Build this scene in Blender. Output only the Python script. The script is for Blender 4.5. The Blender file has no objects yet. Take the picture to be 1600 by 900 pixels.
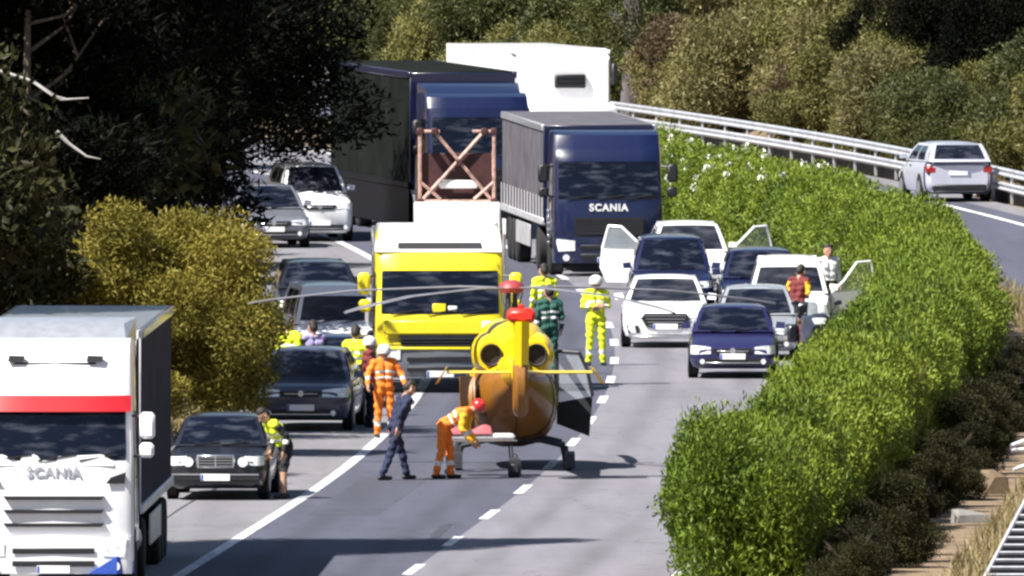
import bpy, bmesh, math, random
import numpy as np
from mathutils import Vector, Matrix

# ------------------------------------------------------------------ camera, sky, sun, exposure
scene = bpy.context.scene
FPX, HORIZON, CAM_H = 42000.0, -760.0, 17.0          # telephoto road camera on a 17 m mast
PITCH = math.atan((450 - HORIZON) / FPX)
cam_data = bpy.data.cameras.new('camera')
cam_data.sensor_width = 36.0
cam_data.lens = 36.0 * FPX / 1600.0
cam_data.clip_start = 1.0
cam_data.clip_end = 4000.0
cam = bpy.data.objects.new('camera', cam_data)
cam.location = (0, 0, CAM_H)
cam.rotation_euler = (math.pi / 2 - PITCH, 0, 0)
scene.collection.objects.link(cam)
scene.camera = cam

SUN_EL = math.radians(51)
SUN_AZ = math.atan2(-0.83, -0.56)                    # compass-like: x = sin, y = cos
to_sun = Vector((math.sin(SUN_AZ) * math.cos(SUN_EL), math.cos(SUN_AZ) * math.cos(SUN_EL), math.sin(SUN_EL)))
world = bpy.data.worlds.new('World')
scene.world = world
world.use_nodes = True
wn = world.node_tree
bg = wn.nodes['Background']
sky = wn.nodes.new('ShaderNodeTexSky')
sky.sky_type = 'NISHITA'
sky.sun_disc = False
sky.sun_elevation = SUN_EL
sky.sun_rotation = SUN_AZ % (2 * math.pi)
wn.links.new(sky.outputs[0], bg.inputs[0])
bg.inputs[1].default_value = 0.05
sun_data = bpy.data.lights.new('sun', 'SUN')
sun_data.energy = 5.0
sun_data.angle = math.radians(0.5)
sun_data.color = (1.0, 0.95, 0.87)
sun = bpy.data.objects.new('sun', sun_data)
sun.rotation_euler = to_sun.to_track_quat('Z', 'Y').to_euler()
scene.collection.objects.link(sun)
scene.view_settings.view_transform = 'Standard'
scene.view_settings.look = 'None'
scene.view_settings.exposure = 1.18
scene.view_settings.gamma = 1.0
scene.view_settings.use_curve_mapping = False
scene.render.engine = 'CYCLES'
scene.cycles.max_bounces = 6
scene.cycles.transparent_max_bounces = 6
scene.cycles.filter_width = 2.6                       # soft low-resolution road camera

R = random.Random(7)
COL = scene.collection

# ------------------------------------------------------------------ helpers
def ground_point(px, py):
    """where the road surface is met by the sight line through a photo position"""
    u = (px - 800) / FPX
    v = -(py - 450) / FPX
    dy = math.cos(PITCH) + v * math.sin(PITCH)
    dz = -math.sin(PITCH) + v * math.cos(PITCH)
    t = -CAM_H / dz
    return Vector((u * t, dy * t, 0.0))

def link(name, data, parent=None):
    o = bpy.data.objects.new(name, data)
    COL.objects.link(o)
    if parent is not None:
        o.parent = parent
    return o

def tag(o, label=None, cat=None, group=None, kind=None):
    if label: o['label'] = label
    if cat: o['category'] = cat
    if group: o['group'] = group
    if kind: o['kind'] = kind
    return o

def thing(name, label, cat, loc=(0, 0, 0), rz=0.0, group=None, scale=1.0):
    o = link(name, None)
    o.empty_display_size = 0.2
    o.location = loc
    o.rotation_euler = (0, 0, rz)
    o.scale = (scale, scale, scale)
    return tag(o, label, cat, group)

def copy_tree(o, parent=None):
    c = o.copy()
    COL.objects.link(c)
    if parent is not None:
        c.parent = parent
    for ch in list(o.children):
        copy_tree(ch, c)
    return c

class MB:
    """collects faces of one mesh"""
    def __init__(self):
        self.v, self.f, self.m = [], [], []
    def add(self, verts, faces, m=0):
        b = len(self.v)
        self.v += [tuple(p) for p in verts]
        self.f += [tuple(i + b for i in q) for q in faces]
        self.m += [m] * len(faces)
        return self
    def box(self, cx, cy, cz, sx, sy, sz, m=0, c=0.0, rot=None):
        hx, hy, hz = sx / 2, sy / 2, sz / 2
        c = min(c, hx * .9, hy * .9, hz * .9)
        if c <= 0:
            pts = [Vector((x, y, z)) for z in (-hz, hz) for y in (-hy, hy) for x in (-hx, hx)]
            fs = [(0, 2, 3, 1), (4, 5, 7, 6), (0, 1, 5, 4), (2, 6, 7, 3), (0, 4, 6, 2), (1, 3, 7, 5)]
            if rot is not None: pts = [rot @ p for p in pts]
            return self.add([(p.x + cx, p.y + cy, p.z + cz) for p in pts], fs, m)
        pts = []
        for x in (-1, 1):
            for y in (-1, 1):
                for z in (-1, 1):
                    pts += [Vector((x * (hx - c), y * (hy - c), z * hz)), Vector((x * (hx - c), y * hy, z * (hz - c))), Vector((x * hx, y * (hy - c), z * (hz - c)))]
        if rot is not None: pts = [rot @ p for p in pts]
        return self.hull([p + Vector((cx, cy, cz)) for p in pts], m)
    def hull(self, pts, m=0):
        bm = bmesh.new()
        for p in pts: bm.verts.new(p)
        r = bmesh.ops.convex_hull(bm, input=bm.verts)
        junk = [e for e in r['geom_interior'] if isinstance(e, bmesh.types.BMVert)]
        if junk: bmesh.ops.delete(bm, geom=junk, context='VERTS')
        bmesh.ops.dissolve_limit(bm, angle_limit=0.02, verts=bm.verts, edges=bm.edges)
        bm.verts.ensure_lookup_table()
        bm.verts.index_update()
        self.add([v.co for v in bm.verts], [[v.index for v in f.verts] for f in bm.faces], m)
        bm.free()
        return self
    def tube(self, p0, p1, r0, r1=None, n=8, m=0, cap=True):
        r1 = r0 if r1 is None else r1
        p0, p1 = Vector(p0), Vector(p1)
        d = (p1 - p0)
        if d.length < 1e-6: return self
        q = d.to_track_quat('Z', 'Y')
        vs = []
        for p, r in ((p0, r0), (p1, r1)):
            for k in range(n):
                a = 2 * math.pi * k / n
                vs.append(p + q @ Vector((r * math.cos(a), r * math.sin(a), 0)))
        fs = [(k, (k + 1) % n, n + (k + 1) % n, n + k) for k in range(n)]
        if cap: fs += [tuple(range(n - 1, -1, -1)), tuple(range(n, 2 * n))]
        return self.add(vs, fs, m)
    def path(self, pts, r, n=6, m=0):
        for i in range(len(pts) - 1):
            ra = r[i] if isinstance(r, (list, tuple)) else r
            rb = r[i + 1] if isinstance(r, (list, tuple)) else r
            self.tube(pts[i], pts[i + 1], ra, rb, n, m)
        return self
    def loft(self, rings, m=0, cap=True, closed=True):
        n = len(rings[0])
        vs = [p for r in rings for p in r]
        fs = []
        kk = n if closed else n - 1
        for i in range(len(rings) - 1):
            for k in range(kk):
                fs.append((i * n + k, i * n + (k + 1) % n, (i + 1) * n + (k + 1) % n, (i + 1) * n + k))
        if cap:
            fs += [tuple(range(n - 1, -1, -1)), tuple(range((len(rings) - 1) * n, len(rings) * n))]
        return self.add(vs, fs, m)
    def patch(self, fn, u0=0., u1=1., v0=0., v1=1., nu=6, nv=3, m=0, off=0.0):
        vs, fs = [], []
        for j in range(nv + 1):
            for i in range(nu + 1):
                u = u0 + (u1 - u0) * i / nu
                v = v0 + (v1 - v0) * j / nv
                p = Vector(fn(u, v))
                if off:
                    e = 1e-3
                    du = Vector(fn(u + e, v)) - Vector(fn(u - e, v))
                    dv = Vector(fn(u, v + e)) - Vector(fn(u, v - e))
                    p = p + du.cross(dv).normalized() * off
                vs.append(p)
        for j in range(nv):
            for i in range(nu):
                a = j * (nu + 1) + i
                fs.append((a, a + 1, a + nu + 2, a + nu + 1))
        return self.add(vs, fs, m)
    def lathe(self, prof, c, axis='x', n=16, m=0, cap=True):
        rings = []
        for (a, r) in prof:
            ring = []
            for k in range(n):
                t = 2 * math.pi * k / n
                if axis == 'x': ring.append((c[0] + a, c[1] + r * math.cos(t), c[2] + r * math.sin(t)))
                elif axis == 'y': ring.append((c[0] + r * math.cos(t), c[1] + a, c[2] + r * math.sin(t)))
                else: ring.append((c[0] + r * math.cos(t), c[1] + r * math.sin(t), c[2] + a))
            rings.append(ring)
        return self.loft(rings, m, cap)
    def mesh(self, name, smooth=True, recalc=True):
        me = bpy.data.meshes.new(name)
        me.from_pydata(self.v, [], self.f)
        if len(set(self.m)) > 1: me.polygons.foreach_set('material_index', self.m)
        if recalc:
            bm = bmesh.new(); bm.from_mesh(me)
            bmesh.ops.recalc_face_normals(bm, faces=bm.faces)
            bm.to_mesh(me); bm.free()
        if smooth:
            me.shade_smooth()
            me.set_sharp_from_angle(angle=math.radians(38))
        return me
    def build(self, name, mats, parent=None, smooth=True, recalc=True):
        me = self.mesh(name, smooth, recalc)
        for mm in (mats if isinstance(mats, (list, tuple)) else [mats]): me.materials.append(mm)
        return link(name, me, parent)

# ------------------------------------------------------------------ materials
def nodes_of(m):
    m.use_nodes = True
    nt = m.node_tree
    return nt, nt.nodes['Principled BSDF']

def mat(name, col, rough=0.5, metal=0.0, var=0.12, scale=6.0, bump=0.0, bscale=40.0, coat=0.0, detail=4.0, spec=.5):
    m = bpy.data.materials.new(name)
    nt, b = nodes_of(m)
    b.inputs['Roughness'].default_value = rough
    b.inputs['Metallic'].default_value = metal
    b.inputs['Specular IOR Level'].default_value = spec
    if coat:
        b.inputs['Coat Weight'].default_value = coat
        b.inputs['Coat Roughness'].default_value = 0.06
    tc = nt.nodes.new('ShaderNodeTexCoord')
    nz = nt.nodes.new('ShaderNodeTexNoise')
    nz.inputs['Scale'].default_value = scale
    nz.inputs['Detail'].default_value = detail
    nt.links.new(tc.outputs['Object'], nz.inputs['Vector'])
    rp = nt.nodes.new('ShaderNodeValToRGB')
    rp.color_ramp.elements[0].position = 0.3
    rp.color_ramp.elements[1].position = 0.7
    rp.color_ramp.elements[0].color = (*[max(0, c * (1 - var)) for c in col], 1)
    rp.color_ramp.elements[1].color = (*[min(1, c * (1 + var)) for c in col], 1)
    nt.links.new(nz.outputs['Fac'], rp.inputs[0])
    nt.links.new(rp.outputs[0], b.inputs['Base Color'])
    if bump:
        n2 = nt.nodes.new('ShaderNodeTexNoise')
        n2.inputs['Scale'].default_value = bscale
        n2.inputs['Detail'].default_value = 5
        nt.links.new(tc.outputs['Object'], n2.inputs['Vector'])
        bp = nt.nodes.new('ShaderNodeBump')
        bp.inputs['Strength'].default_value = bump
        bp.inputs['Distance'].default_value = 0.03
        nt.links.new(n2.outputs['Fac'], bp.inputs['Height'])
        nt.links.new(bp.outputs[0], b.inputs['Normal'])
    return m

def leaf_mat(name, cols, trans=0.25, nscale=0.6, spec=.3, per_leaf=.45, per_plant=.25):
    """leaf colour varies leaf by leaf and in soft patches"""
    m = bpy.data.materials.new(name)
    m.use_nodes = True
    nt = m.node_tree
    nt.nodes.clear()
    out = nt.nodes.new('ShaderNodeOutputMaterial')
    geo = nt.nodes.new('ShaderNodeNewGeometry')
    oi = nt.nodes.new('ShaderNodeObjectInfo')
    tc = nt.nodes.new('ShaderNodeTexCoord')
    nz = nt.nodes.new('ShaderNodeTexNoise')
    nz.inputs['Scale'].default_value = nscale
    nz.inputs['Detail'].default_value = 3
    nt.links.new(tc.outputs['Object'], nz.inputs['Vector'])
    a1 = nt.nodes.new('ShaderNodeMath'); a1.operation = 'MULTIPLY'; a1.inputs[1].default_value = per_leaf
    nt.links.new(geo.outputs['Random Per Island'], a1.inputs[0])
    a2 = nt.nodes.new('ShaderNodeMath'); a2.operation = 'MULTIPLY_ADD'; a2.inputs[1].default_value = 1.0
    nt.links.new(nz.outputs['Fac'], a2.inputs[0]); nt.links.new(a1.outputs[0], a2.inputs[2])
    a3 = nt.nodes.new('ShaderNodeMath'); a3.operation = 'MULTIPLY_ADD'; a3.inputs[1].default_value = per_plant; 
    nt.links.new(oi.outputs['Random'], a3.inputs[0]); nt.links.new(a2.outputs[0], a3.inputs[2])
    a4 = nt.nodes.new('ShaderNodeMath'); a4.operation = 'SUBTRACT'; a4.inputs[1].default_value = (per_leaf + per_plant) * .5
    nt.links.new(a3.outputs[0], a4.inputs[0])
    rp = nt.nodes.new('ShaderNodeValToRGB')
    while len(rp.color_ramp.elements) < len(cols): rp.color_ramp.elements.new(0.5)
    for i, c in enumerate(cols):
        rp.color_ramp.elements[i].position = i / (len(cols) - 1)
        rp.color_ramp.elements[i].color = (*c, 1)
    nt.links.new(a4.outputs[0], rp.inputs[0])
    d = nt.nodes.new('ShaderNodeBsdfPrincipled')
    d.inputs['Roughness'].default_value = 0.55
    d.inputs['Specular IOR Level'].default_value = spec
    t = nt.nodes.new('ShaderNodeBsdfTranslucent')
    nt.links.new(rp.outputs[0], d.inputs['Base Color']); nt.links.new(rp.outputs[0], t.inputs['Color'])
    mx = nt.nodes.new('ShaderNodeMixShader'); mx.inputs[0].default_value = trans
    nt.links.new(d.outputs[0], mx.inputs[1]); nt.links.new(t.outputs[0], mx.inputs[2])
    nt.links.new(mx.outputs[0], out.inputs[0])
    return m

def asphalt(name, col, patch=0.12):
    m = bpy.data.materials.new(name)
    nt, b = nodes_of(m)
    b.inputs['Roughness'].default_value = 0.85
    tc = nt.nodes.new('ShaderNodeTexCoord')
    mp = nt.nodes.new('ShaderNodeMapping')
    mp.inputs['Scale'].default_value = (1.0, 0.06, 1.0)      # wear drawn out along the lane
    nt.links.new(tc.outputs['Object'], mp.inputs['Vector'])
    n1 = nt.nodes.new('ShaderNodeTexNoise'); n1.inputs['Scale'].default_value = 1.3; n1.inputs['Detail'].default_value = 6
    nt.links.new(mp.outputs[0], n1.inputs['Vector'])
    n2 = nt.nodes.new('ShaderNodeTexNoise'); n2.inputs['Scale'].default_value = 9; n2.inputs['Detail'].default_value = 6
    nt.links.new(tc.outputs['Object'], n2.inputs['Vector'])
    mx = nt.nodes.new('ShaderNodeMath'); mx.operation = 'MULTIPLY_ADD'; mx.inputs[1].default_value = 0.35
    nt.links.new(n2.outputs['Fac'], mx.inputs[0]); nt.links.new(n1.outputs['Fac'], mx.inputs[2])
    rp = nt.nodes.new('ShaderNodeValToRGB')
    rp.color_ramp.elements[0].position = 0.45; rp.color_ramp.elements[1].position = 0.85
    rp.color_ramp.elements[0].color = (*[c * (1 - patch * 1.6) for c in col], 1)
    rp.color_ramp.elements[1].color = (*[c * (1 + patch) for c in col], 1)
    nt.links.new(mx.outputs[0], rp.inputs[0])
    # tar-sealed cracks
    vo = nt.nodes.new('ShaderNodeTexVoronoi'); vo.feature = 'DISTANCE_TO_EDGE'; vo.inputs['Scale'].default_value = 0.33
    n3 = nt.nodes.new('ShaderNodeTexNoise'); n3.inputs['Scale'].default_value = 1.2; n3.inputs['Detail'].default_value = 4
    nt.links.new(tc.outputs['Object'], n3.inputs['Vector'])
    ad = nt.nodes.new('ShaderNodeVectorMath'); ad.operation = 'ADD'
    nt.links.new(tc.outputs['Object'], ad.inputs[0]); nt.links.new(n3.outputs['Color'], ad.inputs[1])
    nt.links.new(ad.outputs[0], vo.inputs['Vector'])
    r2 = nt.nodes.new('ShaderNodeValToRGB')
    r2.color_ramp.elements[0].position = 0.0; r2.color_ramp.elements[1].position = 0.012
    r2.color_ramp.elements[0].color = (0.62, 0.62, 0.62, 1); r2.color_ramp.elements[1].color = (1, 1, 1, 1)
    nt.links.new(vo.outputs['Distance'], r2.inputs[0])
    mu = nt.nodes.new('ShaderNodeMix'); mu.data_type = 'RGBA'; mu.blend_type = 'MULTIPLY'; mu.inputs[0].default_value = 1
    nt.links.new(rp.outputs[0], mu.inputs[6]); nt.links.new(r2.outputs[0], mu.inputs[7])
    # polish of the wheel tracks either side of each lane's middle
    at = nt.nodes.new('ShaderNodeAttribute'); at.attribute_name = 'across'
    v = at.outputs['Fac']
    for op, k in (('ABSOLUTE', 0), ('SUBTRACT', 1.8), ('ABSOLUTE', 0), ('SUBTRACT', .85), ('ABSOLUTE', 0)):
        nd = nt.nodes.new('ShaderNodeMath'); nd.operation = op; nd.inputs[1].default_value = k
        nt.links.new(v, nd.inputs[0]); v = nd.outputs[0]
    tr = nt.nodes.new('ShaderNodeMapRange'); tr.interpolation_type = 'SMOOTHSTEP'
    tr.inputs[1].default_value = 0; tr.inputs[2].default_value = .42; tr.inputs[3].default_value = .80; tr.inputs[4].default_value = 1.0
    nt.links.new(v, tr.inputs[0])
    m2 = nt.nodes.new('ShaderNodeMix'); m2.data_type = 'RGBA'; m2.blend_type = 'MULTIPLY'; m2.inputs[0].default_value = 1
    nt.links.new(mu.outputs[2], m2.inputs[6]); nt.links.new(tr.outputs[0], m2.inputs[7])
    nt.links.new(m2.outputs[2], b.inputs['Base Color'])
    bp = nt.nodes.new('ShaderNodeBump'); bp.inputs['Strength'].default_value = 0.25; bp.inputs['Distance'].default_value = 0.02
    n4 = nt.nodes.new('ShaderNodeTexNoise'); n4.inputs['Scale'].default_value = 60
    nt.links.new(tc.outputs['Object'], n4.inputs['Vector']); nt.links.new(n4.outputs['Fac'], bp.inputs['Height'])
    nt.links.new(bp.outputs[0], b.inputs['Normal'])
    return m

M = {}
M['lane_dark'] = asphalt('asphalt_dark', (0.062, 0.066, 0.096))
M['lane_light'] = asphalt('asphalt_light', (0.165, 0.160, 0.188))
M['shoulder'] = asphalt('asphalt_shoulder', (0.165, 0.162, 0.178))
M['tar'] = mat('tar_sealant', (0.045, 0.045, 0.055), 0.6, var=0.3)
M['patch'] = asphalt('asphalt_patch', (0.054, 0.057, 0.080))
M['paint'] = mat('road_paint', (0.60, 0.60, 0.63), 0.7, var=0.38, scale=5, detail=8)
for _n in M['paint'].node_tree.nodes:
    if _n.type == 'VALTORGB':
        _n.color_ramp.elements[0].position = .36; _n.color_ramp.elements[1].position = .50
        _n.color_ramp.elements[0].color = (.20, .20, .23, 1); _n.color_ramp.elements[1].color = (.66, .66, .68, 1)
M['dirt'] = mat('dry_soil', (0.17, 0.12, 0.075), 0.95, var=0.4, scale=0.8, bump=0.6, bscale=3)
M['steel'] = mat('galvanised_steel', (0.62, 0.63, 0.66), 0.38, 0.55, var=0.2, scale=3)
M['steel_dark'] = mat('dark_steel', (0.035, 0.037, 0.045), 0.5, 0.4)
M['kerb_shade'] = mat('shade_dark_concrete', (0.055, 0.053, 0.055), 0.9, var=0.3, scale=3, bump=0.3)  # concrete darkened to paint in the shade below the rails
M['concrete'] = mat('weathered_concrete', (0.22, 0.21, 0.20), 0.9, var=0.25, scale=3, bump=0.3)
M['glass'] = mat('tinted_glass', (0.004, 0.006, 0.014), 0.05, var=0.3, scale=1.5, spec=.16)
M['glass_blue'] = mat('sky_tinted_glass', (0.004, 0.006, 0.020), 0.06, var=0.3, scale=1.5, spec=.16)
M['seat_cloth'] = mat('grey_seat_cloth', (0.07, 0.07, 0.08), 0.9)
M['rubber'] = mat('tyre_rubber', (0.012, 0.012, 0.013), 0.8)
M['black'] = mat('black_plastic', (0.012, 0.012, 0.015), 0.5)
M['alloy'] = mat('wheel_alloy', (0.38, 0.39, 0.42), 0.35, 0.6)
M['chrome'] = mat('chrome_trim', (0.75, 0.76, 0.8), 0.18, 0.9, var=0.05)
M['lamp'] = mat('headlamp_lens', (0.78, 0.8, 0.84), 0.12, 0.15, var=0.25, scale=14)
M['tail'] = mat('tail_lamp_lens', (0.30, 0.012, 0.012), 0.15)
M['amber'] = mat('amber_lens', (0.75, 0.25, 0.02), 0.2)
M['plate'] = mat('number_plate_white', (0.8, 0.8, 0.8), 0.45, var=0.04)
M['eu_blue'] = mat('plate_band_blue', (0.03, 0.08, 0.4), 0.45)
M['white'] = mat('white_paint', (0.80, 0.80, 0.82), 0.3, var=0.04, coat=0.5)
M['white_dull'] = mat('white_panel', (0.74, 0.74, 0.76), 0.5, var=0.08, scale=2)
M['red'] = mat('red_paint', (0.36, 0.008, 0.014), 0.35, coat=0.4)
M['yellow'] = mat('yellow_paint', (0.80, 0.66, 0.02), 0.38, var=0.06, coat=0.3)
M['heli_yellow'] = mat('helicopter_yellow', (0.80, 0.56, 0.005), 0.35, var=0.06, coat=0.4)
M['navy'] = mat('navy_paint', (0.007, 0.011, 0.045), 0.3, coat=0.6)
M['truck_blue'] = mat('deep_blue_paint', (0.004, 0.008, 0.042), 0.32, coat=0.6)
M['charcoal'] = mat('charcoal_paint', (0.012, 0.013, 0.020), 0.3, coat=0.6)
M['slate'] = mat('slate_blue_paint', (0.048, 0.056, 0.090), 0.3, 0.2, coat=0.6)
M['indigo'] = mat('indigo_paint', (0.018, 0.018, 0.075), 0.3, 0.1, coat=0.6)
M['silver'] = mat('silver_paint', (0.42, 0.44, 0.48), 0.3, 0.4, coat=0.5)
M['grey'] = mat('grey_paint', (0.15, 0.16, 0.19), 0.35, 0.2, coat=0.5)
M['tarp_grey'] = mat('grey_tarpaulin', (0.095, 0.092, 0.108), 0.85, var=0.25, scale=1.5, bump=0.3, bscale=4, spec=.08)
M['tarp_dark'] = mat('dark_tarpaulin', (0.010, 0.012, 0.011), 0.9, var=0.3, scale=.8, bump=0.3, bscale=4, spec=.03)
M['tarp_lilac'] = mat('lilac_grey_tarpaulin', (0.030, 0.028, 0.045), 0.8, var=0.25, scale=1.5, bump=0.3, bscale=4, spec=.08)
M['matte_black'] = mat('matte_black_paint', (0.004, 0.004, 0.006), 0.6, spec=.12)
M['interior'] = mat('dark_interior_trim', (0.02, 0.02, 0.024), 0.7)
M['bark'] = mat('bark', (0.10, 0.075, 0.055), 0.9, var=0.4, scale=5, bump=0.8, bscale=12)
M['dead_wood'] = mat('bleached_dead_wood', (0.40, 0.38, 0.36), 0.9, var=0.25, scale=5)
M['oleander'] = leaf_mat('oleander_leaf', [(0.018, 0.028, 0.006), (0.100, 0.155, 0.014), (0.180, 0.235, 0.024), (0.31, 0.31, 0.05)], 0.14, .5, .25, .30, .35)
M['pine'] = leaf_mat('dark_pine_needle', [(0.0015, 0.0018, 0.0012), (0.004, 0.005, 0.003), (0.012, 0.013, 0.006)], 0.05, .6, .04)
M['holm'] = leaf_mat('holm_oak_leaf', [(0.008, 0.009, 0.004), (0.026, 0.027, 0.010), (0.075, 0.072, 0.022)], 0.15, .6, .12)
M['ochre'] = leaf_mat('ochre_broom_leaf', [(0.05, 0.058, 0.012), (0.145, 0.135, 0.024), (0.25, 0.205, 0.036), (0.27, 0.22, 0.04)], 0.2, .8, .2, .25, .0)
M['olive'] = leaf_mat('olive_scrub_leaf', [(0.04, 0.046, 0.014), (0.14, 0.135, 0.036), (0.25, 0.225, 0.075)], 0.25)
M['tan'] = leaf_mat('tan_scrub_leaf', [(0.065, 0.060, 0.026), (0.185, 0.165, 0.062), (0.31, 0.27, 0.11)], 0.25)
M['russet'] = leaf_mat('russet_scrub_leaf', [(0.030, 0.020, 0.010), (0.085, 0.058, 0.028), (0.15, 0.11, 0.05)], 0.2)
M['mid_green'] = leaf_mat('mid_green_leaf', [(0.018, 0.024, 0.009), (0.065, 0.075, 0.020), (0.14, 0.145, 0.04)], 0.25)
M['blossom'] = mat('white_blossom', (0.75, 0.76, 0.70), 0.7)
M['grass'] = leaf_mat('dry_grass_blade', [(0.09, 0.085, 0.03), (0.22, 0.18, 0.08), (0.32, 0.26, 0.14)], 0.2)

# ------------------------------------------------------------------ the road line: lateral place of the dashed lane line
K = FPX / 21250.0                                     # depth is laid out in units of this
def slope_at(d):
    return _slope(d / K) / K
def _slope(d):
    if d < 232: return 0.1
    if d < 277: return 0.1 - (d - 232) * (0.095 / 45)
    if d < 420: return 0.005 - (d - 277) * 0.0033
    return 0.005 - 143 * 0.0033
_D = np.arange(100.0, 1800.0, 1.0)
_S = np.array([slope_at(d) for d in _D])
_X = np.concatenate([[0], np.cumsum((_S[1:] + _S[:-1]) * 0.5)])
_X = _X - np.interp(248.6 * K, _D, _X) + 1.10
def line_x(d): return float(np.interp(d, _D, _X))
def road_pt(d, off, z=0.0):
    s = slope_at(d)
    n = Vector((1, -s, 0)).normalized()
    return Vector((line_x(d), d, z)) + n * off
def road_heading(d): return -math.atan(slope_at(d))

def smooth01(a, b, x):
    t = np.clip((x - a) / (b - a), 0, 1)
    return t * t * (3 - 2 * t)
def terrain_z(x, y):
    x = np.asarray(x, float); y = np.asarray(y, float)
    lx = np.interp(y, _D, _X)
    sl = np.interp(y, _D, _S)
    o = (x - lx) / np.sqrt(1 + sl * sl)
    right = np.maximum(0, o - 16.5)
    left = np.maximum(0, -o - 8.5)
    z = -0.06 + np.minimum(22, right * 0.30 * smooth01(0, 10, right) + right * .04) + np.minimum(9, left * 0.28 * smooth01(0, 6, left))
    z = z + smooth01(0, 3, right + left) * (0.25 * np.sin(x * .7 + y * .31) + 0.2 * np.sin(x * .23 - y * .47))
    return z

# ------------------------------------------------------------------ ground and carriageways
def build_ground():
    xs = np.concatenate([np.linspace(-1500, -80, 12), np.arange(-70, 71, 2.0), np.linspace(80, 1500, 12)])
    ys = np.concatenate([np.linspace(-800, 340, 12), np.arange(350, 1100, 4.0), np.linspace(1110, 3500, 20)])
    XX, YY = np.meshgrid(xs, ys)
    ZZ = terrain_z(XX, YY)
    mb = MB()
    nx = len(xs)
    mb.v = [(float(a), float(b), float(c)) for a, b, c in zip(XX.ravel(), YY.ravel(), ZZ.ravel())]
    mb.f = [(j * nx + i, j * nx + i + 1, (j + 1) * nx + i + 1, (j + 1) * nx + i) for j in range(len(ys) - 1) for i in range(nx - 1)]
    mb.m = [0] * len(mb.f)
    o = mb.build('ground', M['dirt'], None, True, False)
    tag(o, kind='structure')
build_ground()

def strip(o0, o1, d0, d1, z, step=4.0):
    mb = MB()
    n = max(1, int(round((d1 - d0) / step)))
    pts = []
    for i in range(n + 1):
        d = d0 + (d1 - d0) * i / n
        pts += [road_pt(d, o0, z), road_pt(d, o1, z)]
    mb.add(pts, [(2 * i, 2 * i + 1, 2 * i + 3, 2 * i + 2) for i in range(n)])
    return mb
def lane(o0, o1, d0, d1, z, name, m, parent=None, cuts=6):
    mb = MB(); n = int((d1 - d0) / 4); vals = []
    for i in range(n + 1):
        d = d0 + (d1 - d0) * i / n
        for k in range(cuts + 1):
            o = o0 + (o1 - o0) * k / cuts
            mb.v.append(tuple(road_pt(d, o, z))); vals.append(o)
    c = cuts + 1
    mb.f = [(i * c + k, i * c + k + 1, (i + 1) * c + k + 1, (i + 1) * c + k) for i in range(n) for k in range(cuts)]
    mb.m = [0] * len(mb.f)
    ob = mb.build(name, m, parent, False, False)
    at = ob.data.attributes.new('across', 'FLOAT', 'POINT'); at.data.foreach_set('value', vals)
    return ob
road = lane(-3.6, 0.0, 120, 1000, 0.0, 'road', M['lane_dark'])
tag(road, kind='structure')
lane(0.0, 4.9, 120, 1000, 0.0, 'inner_lane_surface', M['lane_light'], road)
lane(-7.3, -3.6, 120, 1000, 0.0, 'hard_shoulder', M['shoulder'], road)
strip(-3.72, -3.52, 120, 1000, 0.005).build('edge_line', M['paint'], road, False, False)
strip(4.25, 4.40, 120, 1000, 0.005).build('median_edge_line', M['paint'], road, False, False)
dash_dl = 6.0 * K
for i in range(-3, 26):
    d = 218.9 * K + i * dash_dl
    strip(-0.085, 0.085, d - 2.1, d + 2.1, 0.005, 2.1).build('lane_dash', M['paint'], road, False, False)
rt_ = random.Random(31)
for (o0, d0, ln, wd) in ((-.35, 446, 6, .09), (-5.4, 438, 40, .03)):
    mb = MB(); pts = []
    n_ = 14; off_ = o0
    for i in range(n_ + 1):
        off_ += rt_.uniform(-.03, .03)
        w_ = wd * rt_.uniform(.6, 1.2)
        dd_ = d0 + ln * i / n_
        pts += [road_pt(dd_, off_ - w_, .003), road_pt(dd_, off_ + w_, .003)]
    mb.add(pts, [(2 * i, 2 * i + 1, 2 * i + 3, 2 * i + 2) for i in range(n_)])
    mb.build('tar_seam', M['tar'], road, False, False)
for (o0, o1, d0, d1) in ((-3.1, -1.9, 456, 474),):
    strip(o0, o1, d0, d1, .002).build('asphalt_patch', M['patch'], road, False, False)
road2 = strip(9.4, 14.4, 120, 1000, 0.0).build('opposite_road', M['lane_dark'], None, False, False)
tag(road2, kind='structure')
strip(13.55, 13.75, 120, 1000, 0.005).build('edge_line', M['paint'], road2, False, False)
strip(14.4, 15.2, 120, 1000, 0.003).build('road_margin', M['shoulder'], road2, False, False)

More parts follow.
